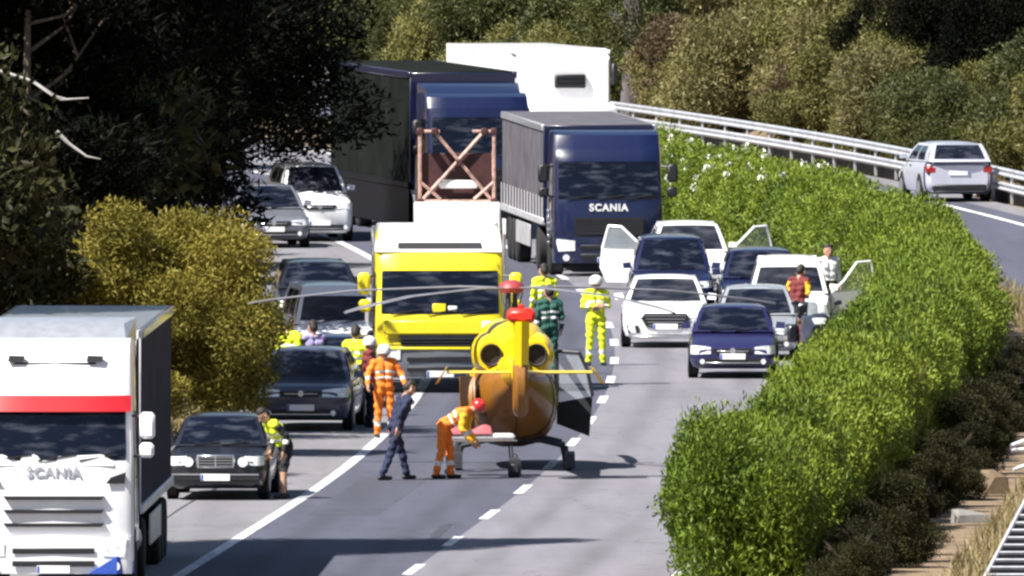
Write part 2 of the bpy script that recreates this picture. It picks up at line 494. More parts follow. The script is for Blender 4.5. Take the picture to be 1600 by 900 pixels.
# ------------------------------------------------------------------ foliage kit
def leaf_mesh(name, blobs, n, ll, lw, seed, mat_, shell=0.55, up=0.3, extra=None):
    """n folded leaves spread through a set of ellipsoids (x, y, z, rx, ry, rz)"""
    rng = np.random.default_rng(seed)
    bl = np.array(blobs, float)
    wts = (bl[:, 3] * bl[:, 4] + bl[:, 4] * bl[:, 5] + bl[:, 3] * bl[:, 5])
    idx = rng.choice(len(bl), n, p=wts / wts.sum())
    d = rng.normal(size=(n, 3)); d /= np.linalg.norm(d, axis=1)[:, None]
    r = shell + (1.06 - shell) * rng.random(n) ** 0.6
    lump = 1 + 0.13 * np.sin(d[:, 0] * 5 + idx) * np.sin(d[:, 1] * 6 + idx * 2) + 0.10 * np.sin(d[:, 2] * 7 + idx * 3)
    c = bl[idx, :3] + d * bl[idx, 3:6] * (r * lump)[:, None]
    c = c + rng.normal(size=(n, 3)) * ll * 0.3
    keep = c[:, 2] > 0.03
    c, d = c[keep], d[keep]; n = len(c)
    ax = d * 0.7 + rng.normal(size=(n, 3)) * 0.75; ax[:, 2] += up
    ax /= np.linalg.norm(ax, axis=1)[:, None]
    t = rng.normal(size=(n, 3)); sd = np.cross(ax, t); sd /= np.linalg.norm(sd, axis=1)[:, None]
    nr = np.cross(sd, ax)
    L = ll * (0.6 + 0.8 * rng.random(n))[:, None]; W = lw * (0.7 + 0.6 * rng.random(n))[:, None]
    base = c - ax * L * .5; tip = c + ax * L * .5
    l = c - sd * W * .5 + nr * W * .22; rr = c + sd * W * .5 + nr * W * .22
    v = np.stack([base, rr, tip, l], 1).reshape(-1, 3)
    k = np.arange(n) * 4
    f = np.stack([k, k + 1, k + 2, k, k + 2, k + 3], 1).reshape(-1, 3)
    me = bpy.data.meshes.new(name)
    me.vertices.add(len(v)); me.vertices.foreach_set('co', v.ravel())
    me.loops.add(len(f) * 3); me.loops.foreach_set('vertex_index', f.ravel().astype(np.int32))
    me.polygons.add(len(f)); me.polygons.foreach_set('loop_start', np.arange(len(f), dtype=np.int32) * 3)
    me.update(calc_edges=True)
    me.materials.append(mat_)
    return me

def trunk_mesh(name, h, r, seed, n_limb=6, spread=1.6, lean=0.3, mat_=None, tips=None):
    rng = random.Random(seed)
    mb = MB()
    pts, rad = [], []
    lx, ly = rng.uniform(-lean, lean), rng.uniform(-lean, lean)
    for i in range(6):
        t = i / 5
        pts.append((lx * t * t + rng.uniform(-.05, .05) * r * 4, ly * t * t + rng.uniform(-.05, .05) * r * 4, h * t - 0.15))
        rad.append(r * (1 - .72 * t))
    mb.path(pts, rad, 8)
    for i in range(n_limb):
        t = rng.uniform(.3, .98)
        k = min(4, int(t * 5)); a = Vector(pts[k]).lerp(Vector(pts[k + 1]), t * 5 - k)
        an = rng.uniform(0, 6.28)
        e = a + Vector((math.cos(an) * spread, math.sin(an) * spread, rng.uniform(.3, 1.0) * spread)) * rng.uniform(.6, 1.0)
        mid = a.lerp(e, .5) + Vector((0, 0, -.12 * spread))
        mb.path([a, mid, e], [r * .42 * (1 - .5 * t), r * .28 * (1 - .5 * t), r * .1], 6)
        for q in range(2):
            e2 = mid.lerp(e, .6) + Vector((rng.uniform(-1, 1), rng.uniform(-1, 1), rng.uniform(0, 1))) * spread * .4
            mb.path([mid.lerp(e, .3), e2], [r * .16, r * .05], 5)
    me = mb.mesh(name, True, False)
    me.materials.append(mat_ or M['bark'])
    return me

_U = 'first second third fourth fifth sixth seventh eighth ninth tenth eleventh twelfth thirteenth fourteenth fifteenth sixteenth seventeenth eighteenth nineteenth'.split()
ORD = list(_U)
for _t, _o in (('twenty', 'twentieth'), ('thirty', 'thirtieth'), ('forty', 'fortieth'), ('fifty', 'fiftieth'), ('sixty', 'sixtieth'), ('seventy', 'seventieth'), ('eighty', 'eightieth'), ('ninety', 'ninetieth')):
    ORD += [_o] + [_t + '-' + w for w in _U[:9]]

# --- median hedge: oleander shrubs in one row
def hedge():
    var = []
    for k in range(5):
        rr = random.Random(50 + k)
        bl = []
        for q in range(14):
            bl.append((rr.uniform(-1.45, .30), rr.uniform(-1.2, 1.2), rr.uniform(.95, 1.5), rr.uniform(.55, .85), rr.uniform(.6, .95), rr.uniform(.5, .72)))
        for q in range(7):
            bl.append((rr.uniform(-1.3, .55), rr.uniform(-1.1, 1.1), rr.uniform(.30, .5), rr.uniform(.45, .65), rr.uniform(.6, .9), rr.uniform(.4, .6)))
        bl.append((-.55, 0, .95, 1.35, 1.5, .8))
        me = leaf_mesh('oleander_foliage', bl, 46000, .115, .036, 100 + k, M['oleander'], shell=.6, up=.45)
        tm = trunk_mesh('oleander_stems', 1.5, .05, 60 + k, 14, .9, .3)
        fl = None
        rb = random.Random(70 + k)
        fb = []
        for q in range(26):
            b = rb.choice(bl); a = rb.uniform(0, 6.28); e = rb.uniform(.2, 1.3)
            fb.append((b[0] + math.cos(a) * math.cos(e) * b[3], b[1] + math.sin(a) * math.cos(e) * b[4], b[2] + math.sin(e) * b[5], .10, .10, .09))
        fl = leaf_mesh('blossom', fb, 420, .09, .07, 170 + k, M['blossom'], shell=.3)
        var.append((me, tm, fl))
    d, i = 216.0 * K, 0
    rr = random.Random(5)
    while d < 352 * K:
        me, tm, fl = var[rr.randrange(5)]
        p = road_pt(d, float(np.interp(d / K, [216, 240, 252, 268, 290, 305, 315], [6.0, 6.05, 6.25, 6.75, 6.9, 6.5, 6.1])) + rr.uniform(-.15, .15))
        p.z = -.05
        bloom = 306 * K < d < 338 * K
        lab = f"{'white-flowering ' if bloom else ''}oleander shrub, {ORD[i]} along the median hedge from its near end"
        t = thing('oleander_shrub', lab, 'shrub', p, road_heading(d) + rr.uniform(-.12, .12), 'oleander shrubs of the median hedge')
        h = rr.uniform(.92, 1.08)
        w = rr.uniform(.94, 1.02) * (.82 if d < 290 * K else .94)
        h *= 1.2 if d < 262 * K else 1.04
        if d > 322 * K: h *= .86
        t.scale = (w, 1.25, h)
        f = link('foliage', me, t); f['kind'] = 'stuff'
        link('stems', tm, t)
        if bloom:
            b = link('blossom', fl, t); b['kind'] = 'stuff'
        d += rr.uniform(2.9, 3.5); i += 1
hedge()

# --- tree and bush kinds shared by copies
def crown_blobs(seed, n, rx, rz, z0, z1, br):
    rr = random.Random(seed)
    out = []
    for i in range(n):
        a = rr.uniform(0, 6.28); t = rr.random()
        z = z0 + (z1 - z0) * t
        w = rx * (0.35 + .65 * math.sin(math.pi * min(1, .18 + t * .82)))
        ra = w * math.sqrt(rr.random())
        b = br * rr.uniform(.65, 1.25)
        out.append((math.cos(a) * ra, math.sin(a) * ra, z, b, b, b * rz))
    return out
KIND = {}
def tree_kind(key, mt, n, ll, lw, blobs, h, r, limbs, spread, seeds):
    KIND[key] = [(leaf_mesh(key + '_crown', crown_blobs(s, *blobs), n, ll, lw, s * 7, M[mt], shell=.35, up=.1), trunk_mesh(key + '_trunk', h, r, s, limbs, spread)) for s in seeds]
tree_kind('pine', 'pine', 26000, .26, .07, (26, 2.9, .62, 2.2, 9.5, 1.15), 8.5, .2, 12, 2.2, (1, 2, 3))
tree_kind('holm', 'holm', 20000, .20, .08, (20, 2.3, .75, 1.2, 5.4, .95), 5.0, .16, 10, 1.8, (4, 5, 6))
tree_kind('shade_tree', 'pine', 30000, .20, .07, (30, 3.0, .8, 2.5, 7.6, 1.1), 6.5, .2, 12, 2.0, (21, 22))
tree_kind('scrub_olive', 'olive', 17000, .12, .036, (11, 1.25, .8, .35, 2.0, .62), 1.7, .06, 9, .9, (7, 8))
tree_kind('scrub_tan', 'tan', 16000, .12, .034, (10, 1.15, .85, .35, 2.1, .55), 1.7, .05, 10, .9, (9, 10))
tree_kind('scrub_shaded', 'holm', 16000, .11, .04, (11, 1.25, .8, .35, 2.0, .62), 1.7, .06, 9, .9, (15, 16))  # leaves coloured dark to paint in the hedge's shade
tree_kind('scrub_russet', 'russet', 13000, .115, .034, (9, 1.0, .9, .3, 1.9, .55), 1.7, .05, 10, .8, (11,))
tree_kind('scrub_green', 'mid_green', 20000, .12, .04, (12, 1.35, .85, .35, 2.4, .65), 2.0, .07, 9, .9, (12, 13))
tree_kind('broom', 'ochre', 85000, .095, .030, (22, 1.55, .9, .7, 4.1, .72), 3.4, .1, 14, 1.2, (14,))

def plant(key, name, x, y, label, cat, group, sc=1.0, sz=1.0, v=None, z=None, rz=None):
    cr, tr = KIND[key][(v if v is not None else R.randrange(99)) % len(KIND[key])]
    if z is None: z = float(terrain_z(x, y)) - .05
    t = thing(name, label, cat, (x, y, z), R.uniform(0, 6.28) if rz is None else rz, group)
    t.scale = (sc, sc, sc * sz)
    c = link('crown', cr, t); c['kind'] = 'stuff'
    link('trunk', tr, t)
    return t

# ochre broom beside the hard shoulder
p = ground_point(262, 712); plant('broom', 'ochre_bush', p.x - .15, p.y, 'large ochre-yellow bush overhanging the hard shoulder behind the white lorry', 'bush', None, 1.12, 1.02, z=-.05)
p = ground_point(372, 640); plant('scrub_green', 'green_bush', p.x - .9, p.y + 1.0, 'darker green bush at the edge of the large ochre bush, above the slate car', 'bush', None, 1.1, 1.25)
# dark trees along the hard shoulder side
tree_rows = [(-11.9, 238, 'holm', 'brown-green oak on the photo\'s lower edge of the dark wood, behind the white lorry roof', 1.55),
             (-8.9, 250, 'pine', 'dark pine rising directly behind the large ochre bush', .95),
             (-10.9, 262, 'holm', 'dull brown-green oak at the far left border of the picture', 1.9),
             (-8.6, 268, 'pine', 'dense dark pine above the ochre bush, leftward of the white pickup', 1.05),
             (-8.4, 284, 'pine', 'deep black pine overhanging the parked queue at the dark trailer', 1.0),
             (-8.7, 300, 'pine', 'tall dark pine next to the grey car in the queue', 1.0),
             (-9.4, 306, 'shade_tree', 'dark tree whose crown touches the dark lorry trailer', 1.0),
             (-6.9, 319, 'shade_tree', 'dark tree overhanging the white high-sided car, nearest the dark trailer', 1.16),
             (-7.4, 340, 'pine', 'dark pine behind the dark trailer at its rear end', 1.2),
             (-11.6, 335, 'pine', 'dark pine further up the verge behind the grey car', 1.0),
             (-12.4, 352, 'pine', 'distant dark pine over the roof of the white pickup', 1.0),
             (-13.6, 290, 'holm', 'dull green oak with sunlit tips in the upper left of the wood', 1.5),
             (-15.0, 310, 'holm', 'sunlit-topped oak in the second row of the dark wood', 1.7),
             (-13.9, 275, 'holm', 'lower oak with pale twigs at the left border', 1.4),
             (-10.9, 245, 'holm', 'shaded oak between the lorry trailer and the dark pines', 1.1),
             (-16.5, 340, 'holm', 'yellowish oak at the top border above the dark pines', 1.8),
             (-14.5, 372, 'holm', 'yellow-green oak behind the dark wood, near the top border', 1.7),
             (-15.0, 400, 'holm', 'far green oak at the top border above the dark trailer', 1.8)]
for (x, y, k, lab, sc) in tree_rows:
    plant(k, {'pine': 'pine_tree', 'holm': 'oak_tree'}.get(k, 'dark_tree'), x, y * K, lab, 'tree', 'dark trees along the hard shoulder', sc, .74 if 'nearest the dark trailer' in lab else 1.0)
# unseen cypress added to cast the lane shadow, crown stretched to widen it
def cypress():
    rr = random.Random(3)
    bl = [(rr.uniform(-.25, .25), rr.uniform(-.3, .3), z, 1.5 * math.sin(math.pi * min(.96, .12 + z / 20.0 * .88)) + .15, 3.8 * math.sin(math.pi * min(.96, .12 + z / 20.0 * .88)) + .15, .9) for z in np.arange(.8, 18.4, .7)]
    t = thing('shadow_cypress', 'unseen cypress added beyond the lower left border to shade the lanes', 'tree', (-11.8, 436.2, -.05))
    c = link('crown', leaf_mesh('cypress_crown', bl, 95000, .30, .09, 77, M['pine'], shell=.3, up=.9), t); c['kind'] = 'stuff'
    link('trunk', trunk_mesh('cypress_trunk', 18, .2, 78, 4, .6, .1), t)
cypress()  # unseen tree, added only to cast the lane shadow

def hillside():
    spots = []
    rr = random.Random(21)
    for d in np.arange(338 * K, 440 * K, 3.0):
        for off in np.arange(18.2, 36, 1.7):
            q = road_pt(float(d), float(off)) + Vector((rr.uniform(-.7, .7), rr.uniform(-.7, .7), 0))
            z = float(terrain_z(q.x, q.y))
            depth = math.cos(PITCH) * q.y + math.sin(PITCH) * (CAM_H - z)
            px = 800 + FPX * q.x / depth
            py = 450 - FPX * ((z - CAM_H) * math.cos(PITCH) + math.sin(PITCH) * q.y) / depth
            if -40 < px < 1660 and py > -30 and px > 380:
                spots.append((px, py, q, z))
    # thin out to a natural spacing
    rr.shuffle(spots)
    kept = []
    for s in spots:
        if all((s[2] - k[2]).length > 1.95 for k in kept): kept.append(s)
    kept.sort(key=lambda s: -s[0])
    cnt = {}
    names = {'scrub_olive': ('olive_scrub', 'olive-green'), 'scrub_tan': ('tan_scrub', 'dry tan'), 'scrub_russet': ('russet_scrub', 'dark russet'), 'scrub_green': ('green_scrub', 'mid-green')}
    for px, py, q, z in kept:
        r = rr.random()
        # kinds grow in drifts: greener towards the photo's left and the far right, dry in the middle
        w = math.sin(px / 130.0) + .6 * math.sin(q.y / 8.0)
        if px < 1000: k = 'scrub_olive' if r < .6 else 'scrub_green'
        elif r < .1 and px < 1330: k = 'scrub_russet'
        elif px > 1430: k = 'scrub_green' if r < .65 else 'scrub_olive'
        else: k = ('scrub_tan' if r < .55 + .2 * w else 'scrub_olive')
        cnt[k] = cnt.get(k, 0) + 1
        nm, word = names[k]
        i = cnt[k] - 1
        o = ORD[i] if i < len(ORD) else 'far'
        plant(k, nm, q.x, q.y, f'{word} scrub bush on the far hillside, {o} of its colour from the right border', 'bush', 'scrub bushes on the hillside above the guard rail', rr.uniform(.85, 1.4), rr.uniform(.8, 1.25), z=z - .05)
    return len(kept)
hillside()
# taller dark trees up the hillside
for (px, y, lab, sc) in [(1470, 359, 'near-black tree behind the guard rail above the car driving away', .55), (1572, 354, 'near-black tree behind the guard rail at the right border', .6), (1395, 365, 'near-black tree on the slope left of the car driving away', .5)]:
    plant('shade_tree', 'dark_tree', (px - 800) / FPX * y * K, y * K, lab, 'tree', 'trees up the hillside', sc)
for (px, d, off, k, lab, sc) in [(1500, 0, 0, 'pine', 'dark pine high on the hillside in the upper right corner', .8), (1420, 0, 0, 'pine', 'dark pine on the hillside, second tall tree from the right corner', .7),
                                 (1590, 0, 0, 'pine', 'dark pine cut by the right border above the guard rail', .75), (1240, 0, 0, 'holm', 'shaded oak with pale thin trunks at the top border, above the oleander hedge', 1.0),
                                 (1330, 0, 0, 'holm', 'dull green oak at the top border over the hedge crest', .9), (640, 0, 0, 'scrub_olive', 'far olive-green tree at the top border left of the white box lorry', 2.2),
                                 (900, 0, 0, 'scrub_olive', 'olive-green tree at the top border above the white box lorry', 2.0), (760, 0, 0, 'scrub_olive', 'small olive-green tree at the top border behind the white box lorry', 2.0)]:
    y = {1500: 366, 1420: 374, 1590: 362, 1240: 392, 1330: 386, 640: 425, 900: 420, 760: 423}[px] * K
    plant(k, {'pine': 'pine_tree', 'holm': 'oak_tree'}.get(k, 'olive_tree'), (px - 800) / FPX * y, y, lab, 'tree', 'trees up the hillside', sc)

M['grey_bark'] = mat('grey_bark', (.085, .075, .08), .9, var=.5, scale=4, bump=.8, bscale=10)
def bare_tree(px, y, h, label, thick=.09, seed=1, m='dead_wood'):
    y = y * K
    x = (px - 800) / FPX * y
    t = thing('bare_tree', label, 'tree', (x, y, float(terrain_z(x, y)) - .05))
    rr = random.Random(seed)
    mb = MB(); mb.path([(0, 0, 0), (.06, 0, h * .35), (-.05, .05, h * .7), (.05, 0, h)], [thick, thick * .8, thick * .5, thick * .2], 7)
    mb.build('trunk', M[m], t)
    for i in range(11):
        z = h * rr.uniform(.3, .95); a = rr.uniform(0, 6.28); l = rr.uniform(.4, 1.1)
        m2 = MB(); m2.path([(0, 0, z), (math.cos(a) * l * .5, math.sin(a) * l * .5, z + l * .3), (math.cos(a) * l, math.sin(a) * l, z + l * .75)], [thick * .45, thick * .3, thick * .1], 5)
        m2.build('limb', M[m], t)
bare_tree(992, 378.5, 5.5, 'grey bare-limbed tree standing beside the white box lorry', .46, 1, 'grey_bark')
bare_tree(1243, 378, 4.4, 'thin pale bare trunk at the top border above the hedge', .05, 2)
bare_tree(1276, 379, 4.2, 'second thin pale bare trunk right of its neighbour at the top border', .05, 3)
def dead_branch(px, py, y, pts, label):
    y = y * K
    x = (px - 800) / FPX * y
    z = CAM_H - (py - HORIZON) / FPX * y
    t = thing('dead_branch', label, 'branch', (x, y, z))
    mb = MB(); mb.path(pts, [.045, .035, .025, .012][:len(pts)], 6); mb.build('limb', M['dead_wood'], t)
    m2 = MB(); a = Vector(pts[1]); m2.path([a, a + Vector((.35, -.1, -.25)), a + Vector((.6, -.1, -.3))], [.025, .018, .008], 5); m2.build('twig', M['dead_wood'], t)
dead_branch(-10, 108, 244, [(0, 0, 0), (.7, 0, -.22), (1.2, .1, -.55), (1.7, .2, -.52)], 'long bleached dead branch reaching in from the left border')
dead_branch(88, 205, 246, [(0, 0, 0), (.2, 0, -.2), (.42, 0, -.38)], 'short bleached dead twig low in the dark pines')

rr_ = random.Random(88)
d_, i_ = 214 * K, 0
while d_ < 268 * K:
    q = road_pt(d_, float(np.interp(d_ / K, [216, 240, 252, 268], [7.3, 7.35, 7.6, 8.1])) + rr_.uniform(-.15, .25))
    plant('scrub_shaded', 'low_bush', q.x, q.y, f'low bush at the hedge foot, leaves darkened as if shaded, {ORD[i_]} from near end', 'bush', 'low bushes at the foot of the median hedge', rr_.uniform(.34, .5), rr_.uniform(.8, 1.2), z=-.08)
    d_ += rr_.uniform(2.0, 3.4); i_ += 1
# ------------------------------------------------------------------ guard rails
def guard_rail(label, off, d0, d1, heights, post_step=4.0, group=None):
    t = thing('guard_rail', label, 'guard rail', road_pt((d0 + d1) / 2, off), 0, group)
    base = Vector(t.location)
    for hz in heights:
        mb = MB(); rings = []
        n = int((d1 - d0) / 3)
        prof = [(-.03, .105), (.03, .065), (-.02, .022), (-.02, -.022), (.03, -.065), (-.03, -.105)]
        back = [(a - .02, b) for a, b in prof[::-1]]
        for i in range(n + 1):
            d = d0 + (d1 - d0) * i / n
            rings.append([road_pt(d, off + (-1 if off > 0 else 1) * a, hz + b) - base for a, b in prof + back])
        mb.loft(rings); mb.build('rail_beam', M['steel'], t)
    d = d0
    pm = MB(); pm.box(0, 0, .42, .07, .12, .86, 0, .015); me = pm.mesh('post'); me.materials.append(M['steel'])
    while d < d1:
        q = link('post', me, t); q.location = road_pt(d, off + (.09 if off > 0 else -.09)) - base; q.rotation_euler = (0, 0, road_heading(d))
        d += post_step
guard_rail('bright double-beam guard rail along the far edge of the opposite carriageway', 15.3, 322 * K, 420 * K, (.76, .40))
guard_rail('steel guard rail along the verge behind the charcoal saloon, mostly overgrown', -7.7, 225 * K, 345 * K, (.62,))
kb = MB(); rings = []
for i in range(50):
    d = (322 + i * 2.0) * K
    rings.append([road_pt(d, 15.55, -.05), road_pt(d, 15.55, .26), road_pt(d, 15.8, .26), road_pt(d, 15.8, -.05)])
kb.loft(rings); tag(kb.build('kerb_wall', M['kerb_shade'], None), 'low concrete kerb wall, coloured dark like the shade under the double guard rail', 'kerb wall')

# median leftovers in the lower right corner
def median_bits():
    g = ground_point(1600, 735)
    t = thing('guard_rail', 'bent white guard rail ends lying on the median at the right border', 'guard rail', g)
    for k, (dx, dz, b) in enumerate([(0, .55, .12), (.02, .38, .02), (.05, .12, .10)]):
        mb = MB()
        mb.path([(-.25 + dx, -.1 * k, dz - b), (0 + dx, -.05 * k, dz - b * .2), (.3 + dx, 0, dz), (.9 + dx, .2, dz + .1), (2.0 + dx, .5, dz + .22)], .035, 8)
        mb.build('rail_beam', M['white_dull'], t)
    mb = MB(); mb.box(.75, .25, .42, .08, .1, .9, 0, .01); mb.build('post', M['steel'], t)
    # louvred steel panel
    y0 = 216.2 * K
    t = thing('louvred_panel', 'dark louvred steel panel with pale slats and a sloping edge, lower right corner', 'panel', (7.45, y0, 0))
    zb, n = -0.05, 13
    slope = 1.0 / 1.32
    H = 1.55
    mb = MB(); mb.hull([Vector(p) for p in [(.03, .03, zb), (3.2, .03, zb), (3.2, .03, H), (.05 + H * slope * .72, .03, H), (.03, .08, zb), (3.2, .08, zb), (3.2, .08, H), (.05 + H * slope * .72, .08, H)]]); mb.build('back_sheet', M['steel_dark'], t)
    mb = MB(); mb.path([(0, 0, zb), (H * slope * .72, 0, H)], .035, 8); mb.build('edge_bar', M['steel'], t)
    for i in range(n):
        z = .0 + i * .118
        x0 = z * slope * .72 + .05
        m2 = MB(); m2.box((x0 + 3.2) / 2, -.01, z, 3.2 - x0, .09, .022, 0, 0, Matrix.Rotation(math.radians(-28), 3, 'X')); m2.build('slat', M['steel'], t)
    # pale broken kerb stone and boulder
    for (px, py, sx, sy, sz, nm, lab, mm) in [(1520, 815, .75, .35, .22, 'kerb_stone', 'pale broken kerb stone at the hedge foot, lower right', 'concrete'), (1550, 770, .55, .5, .4, 'boulder', 'tan boulder on the median beside the white rail ends', 'dirt')]:
        q = ground_point(px, py)
        rr = random.Random(px); mb = MB()
        mb.hull([Vector((rr.uniform(-1, 1) * sx / 2, rr.uniform(-1, 1) * sy / 2, rr.uniform(0, 1) * sz)) for _ in range(22)] + [Vector((a * sx * .45, b * sy * .45, -.02)) for a in (-1, 1) for b in (-1, 1)])
        o = mb.build(nm, M[mm], None, False); o.location = q; o.rotation_euler = (0, 0, .4); tag(o, lab, 'stone')
median_bits()
q = road_pt(322 * K, 9.15)
t = thing('marker_post', 'white marker post with black band at the edge of the opposite carriageway', 'marker post', q)
MB().box(0, 0, .5, .12, .12, 1.0, 0, .02).build('post', M['white_dull'], t); MB().box(0, 0, .85, .13, .13, .16, 0, .02).build('band', M['black'], t)

def grass_tufts():
    rng = np.random.default_rng(9)
    n = 40000
    side = rng.random(n)
    d = (205 + rng.random(n) * 180) * K
    off = np.where(side < .5, -7.5 - rng.random(n) ** 1.5 * 2.5, np.where(side < .8, 8.2 + rng.random(n) * 1.15 + .35, 16.0 + rng.random(n) * 3))
    lx = np.interp(d, _D, _X); sl = np.interp(d, _D, _S); nn = np.sqrt(1 + sl * sl)
    x = lx + off / nn; y = d - off * sl / nn
    z = terrain_z(x, y)
    h = .12 + .3 * rng.random(n) ** 2
    a = rng.random(n) * 6.28
    w = .018
    lean = rng.normal(size=(n, 2)) * .12
    b0 = np.stack([x - np.cos(a) * w, y - np.sin(a) * w, z], 1); b1 = np.stack([x + np.cos(a) * w, y + np.sin(a) * w, z], 1)
    tp = np.stack([x + lean[:, 0], y + lean[:, 1], z + h], 1)
    v = np.stack([b0, b1, tp], 1).reshape(-1, 3)
    me = bpy.data.meshes.new('grass')
    me.vertices.add(len(v)); me.vertices.foreach_set('co', v.ravel())
    me.loops.add(n * 3); me.loops.foreach_set('vertex_index', np.arange(n * 3, dtype=np.int32))
    me.polygons.add(n); me.polygons.foreach_set('loop_start', np.arange(n, dtype=np.int32) * 3)
    me.update(calc_edges=True); me.materials.append(M['grass'])
    tag(link('grass', me), 'dry grass tufts along the verges and median', 'grass', None, 'stuff')
grass_tufts()

# ------------------------------------------------------------------ cars
def plate(parent, x, y, z, w=.50, h=.115, back=False):
    s = 1 if back else -1
    p = MB().box(x, y, z, w, .018, h, 0, .004).build('number_plate', M['plate'], parent)
    MB().box(x - w / 2 + .022, y + s * .011, z, .036, .006, h * .9).build('plate_band', M['eu_blue'], p)

def wheel(parent, x, y, r=.32, w=.2, rim='alloy', side=1):
    t = MB()
    t.lathe([(-w / 2, r * .62), (-w / 2, r * .9), (-w / 2 + .03, r), (w / 2 - .03, r), (w / 2, r * .9), (w / 2, r * .62)], (x, y, r), 'x', 20)
    o = t.build('wheel', M['rubber'], parent)
    m = MB()
    xo = x + side * (w / 2 + .002)
    m.lathe([(0, .05), (side * .012, .05), (side * .012, .0501), (side * .012, .001)], (xo - side * .012, y, r), 'x', 10)
    for k in range(5):
        a = 2 * math.pi * k / 5
        m.hull([Vector((xo - side * e, y + q * math.cos(a) - t_ * math.sin(a), r + q * math.sin(a) + t_ * math.cos(a))) for e in (.0, .03) for q in (.03, r * .62) for t_ in (-.045, .045)])
    m.lathe([(0, r * .60), (0, r * .66), (side * .01, r * .66), (side * .01, r * .60)], (xo - side * .005, y, r), 'x', 20)
    m.build('rim', M[rim], o)

def car(name, label, px, py, paint, L=4.4, W=1.78, H=1.45, slope=None, hood=.98, cowl=1.05, roof0=1.75, roof1=3.1, tail=4.1, hood_z=.80, belt=.93, zf=.66, face='plain',
        doors=(), lamp_h=.14, lamp_w=.36, away=False, glass='glass', group=None, rz=0.0, loc=None, gv=(.05, .93)):
    g = ground_point(px, py) if loc is None else Vector(loc)
    s = slope_at(g.y) if slope is None else slope
    t = thing(name, label, 'car', g, -math.atan(s) + rz, group)
    if away:
        t.rotation_euler = (0, 0, -math.atan(s) + math.pi)
        t.location = g + Vector((math.sin(math.atan(s)), math.cos(math.atan(s)), 0)) * L
    hw = W / 2
    P = M[paint]
    # lower body
    st = [(0.0, .78, .30, zf - .06), (.05, .87, .25, zf), (.16, .945, .20, zf + .05), (.40, .985, .19, hood_z - .03), (cowl - .08, 1.0, .19, hood_z + .06), (cowl + .12, 1.0, .19, belt - .01),
          (L * .55, 1.0, .19, belt + .01), (tail - .25, .99, .2, belt + .03), (L - .45, .965, .22, belt + .03), (L - .12, .92, .26, belt), (L, .82, .34, belt - .10)]
    half = [(0, 0), (.80, 0), (.93, .08), (.985, .28), (1.0, .55), (.985, .78), (.93, .93), (.80, .985), (.45, 1.01), (0, 1.02)]
    rings = []
    for (y, w, zb, zt) in st:
        pts = [(a * w * hw, y, zb + b * (zt - zb)) for a, b in half]
        rings.append(pts + [(-x, y2, z) for x, y2, z in pts[-2:0:-1]])
    mb = MB(); mb.loft(rings)
    body = mb.build('body', P, t)
    # seams: bonnet shut line and door lines
    # greenhouse
    wb, wr = hw * .93, hw * .70
    zb = belt - .03
    zr = H
    def front(u, v):
        x = (u * 2 - 1); k = v ** 1.0
        return (x * (wb + (wr - wb) * k), cowl + (roof0 - cowl) * k - .10 * (1 - x * x) + .02, zb + (zr - .05 - zb) * k - .0 + .03 * math.sin(k * 3.14) + .02 * (1 - x * x) * k)
    def back(u, v):
        x = (1 - u * 2); k = v
        return (x * (wb * .96 + (wr - wb * .96) * k), tail + (roof1 - tail) * k + .08 * (1 - x * x), zb + .03 + (zr - .06 - zb) * k + .04 * math.sin(k * 3.14))
    def side(sg):
        def fn(u, v):
            if sg > 0: uu = u
            else: uu = 1 - u
            y0 = cowl + .02 + (tail - cowl) * uu
            y1 = roof0 + .02 + (roof1 - roof0) * uu
            y = y0 + (y1 - y0) * v
            b = wb * (1 - .04 * uu)
            return (sg * (b + (wr - b) * v + .035 * math.sin(v * 3.14)), y, zb + (zr - .05 - zb) * v + .015 * math.sin(v * 3.14) + (.03 * uu if v < .5 else .0) * (1 - v))
        return fn
    cab = MB()
    cab.patch(front, nu=8, nv=4); cab.patch(back, nu=8, nv=4)
    cab.patch(side(1), nu=8, nv=4); cab.patch(side(-1), nu=8, nv=4)
    def roof(u, v):
        x = u * 2 - 1
        y = roof0 + .02 + (roof1 - roof0) * v - .10 * (1 - x * x) * (1 - v) + .08 * (1 - x * x) * v
        e = min(1, min(v, 1 - v) * 5)
        return (x * wr, y, zr - .05 + .055 * (1 - x ** 4) * (.35 + .65 * e) + .0)
    cab.patch(roof, nu=8, nv=6)
    cab.build('roof', P, t)
    G_ = M['car_glass']
    # cabin seen through the glass
    MB().hull([Vector((sx * a, y, z)) for sx in (-1, 1) for a, y, z in ((wb * .95, cowl + .10, belt + .015), (wb * .95, tail - .15, belt + .015), (wb * .95, cowl + .10, belt - .05), (wb * .95, tail - .15, belt - .05))]).build('cabin_floor', M['interior'], t)
    MB().hull([Vector((sx * a, y, z)) for sx in (-1, 1) for a, y, z in ((wb * .86, cowl + .12, belt + .0), (wb * .84, cowl + .42, belt + .07), (wb * .84, cowl + .60, belt + .05), (wb * .86, cowl + .62, belt))]).build('dashboard', M['interior'], t)
    zs = min(H - .16, belt + .40)
    for sg in (-1, 1):
        st_ = MB().hull([Vector((sg * .36 + sx * a, cowl + 1.15 + y, z)) for sx in (-1, 1) for a, y, z in ((.25, 0, belt), (.25, .12, belt), (.20, .06, zs - .13), (.20, .16, zs - .13))]).build('seat', M['seat_cloth'], t)
        MB().box(sg * .36, cowl + 1.24, zs - .04, .26, .10, .16, 0, .04).build('headrest', M['seat_cloth'], st_)
    sw_ = MB(); cx_ = .36
    ringp = [(cx_ + .18 * math.cos(k * math.pi / 7), cowl + .72 + .08 * math.sin(k * math.pi / 7), belt + .06 + .16 * math.sin(k * math.pi / 7)) for k in range(15)]
    sw_.path(ringp, .016, 5); sw_.build('steering_wheel', M['black'], t)
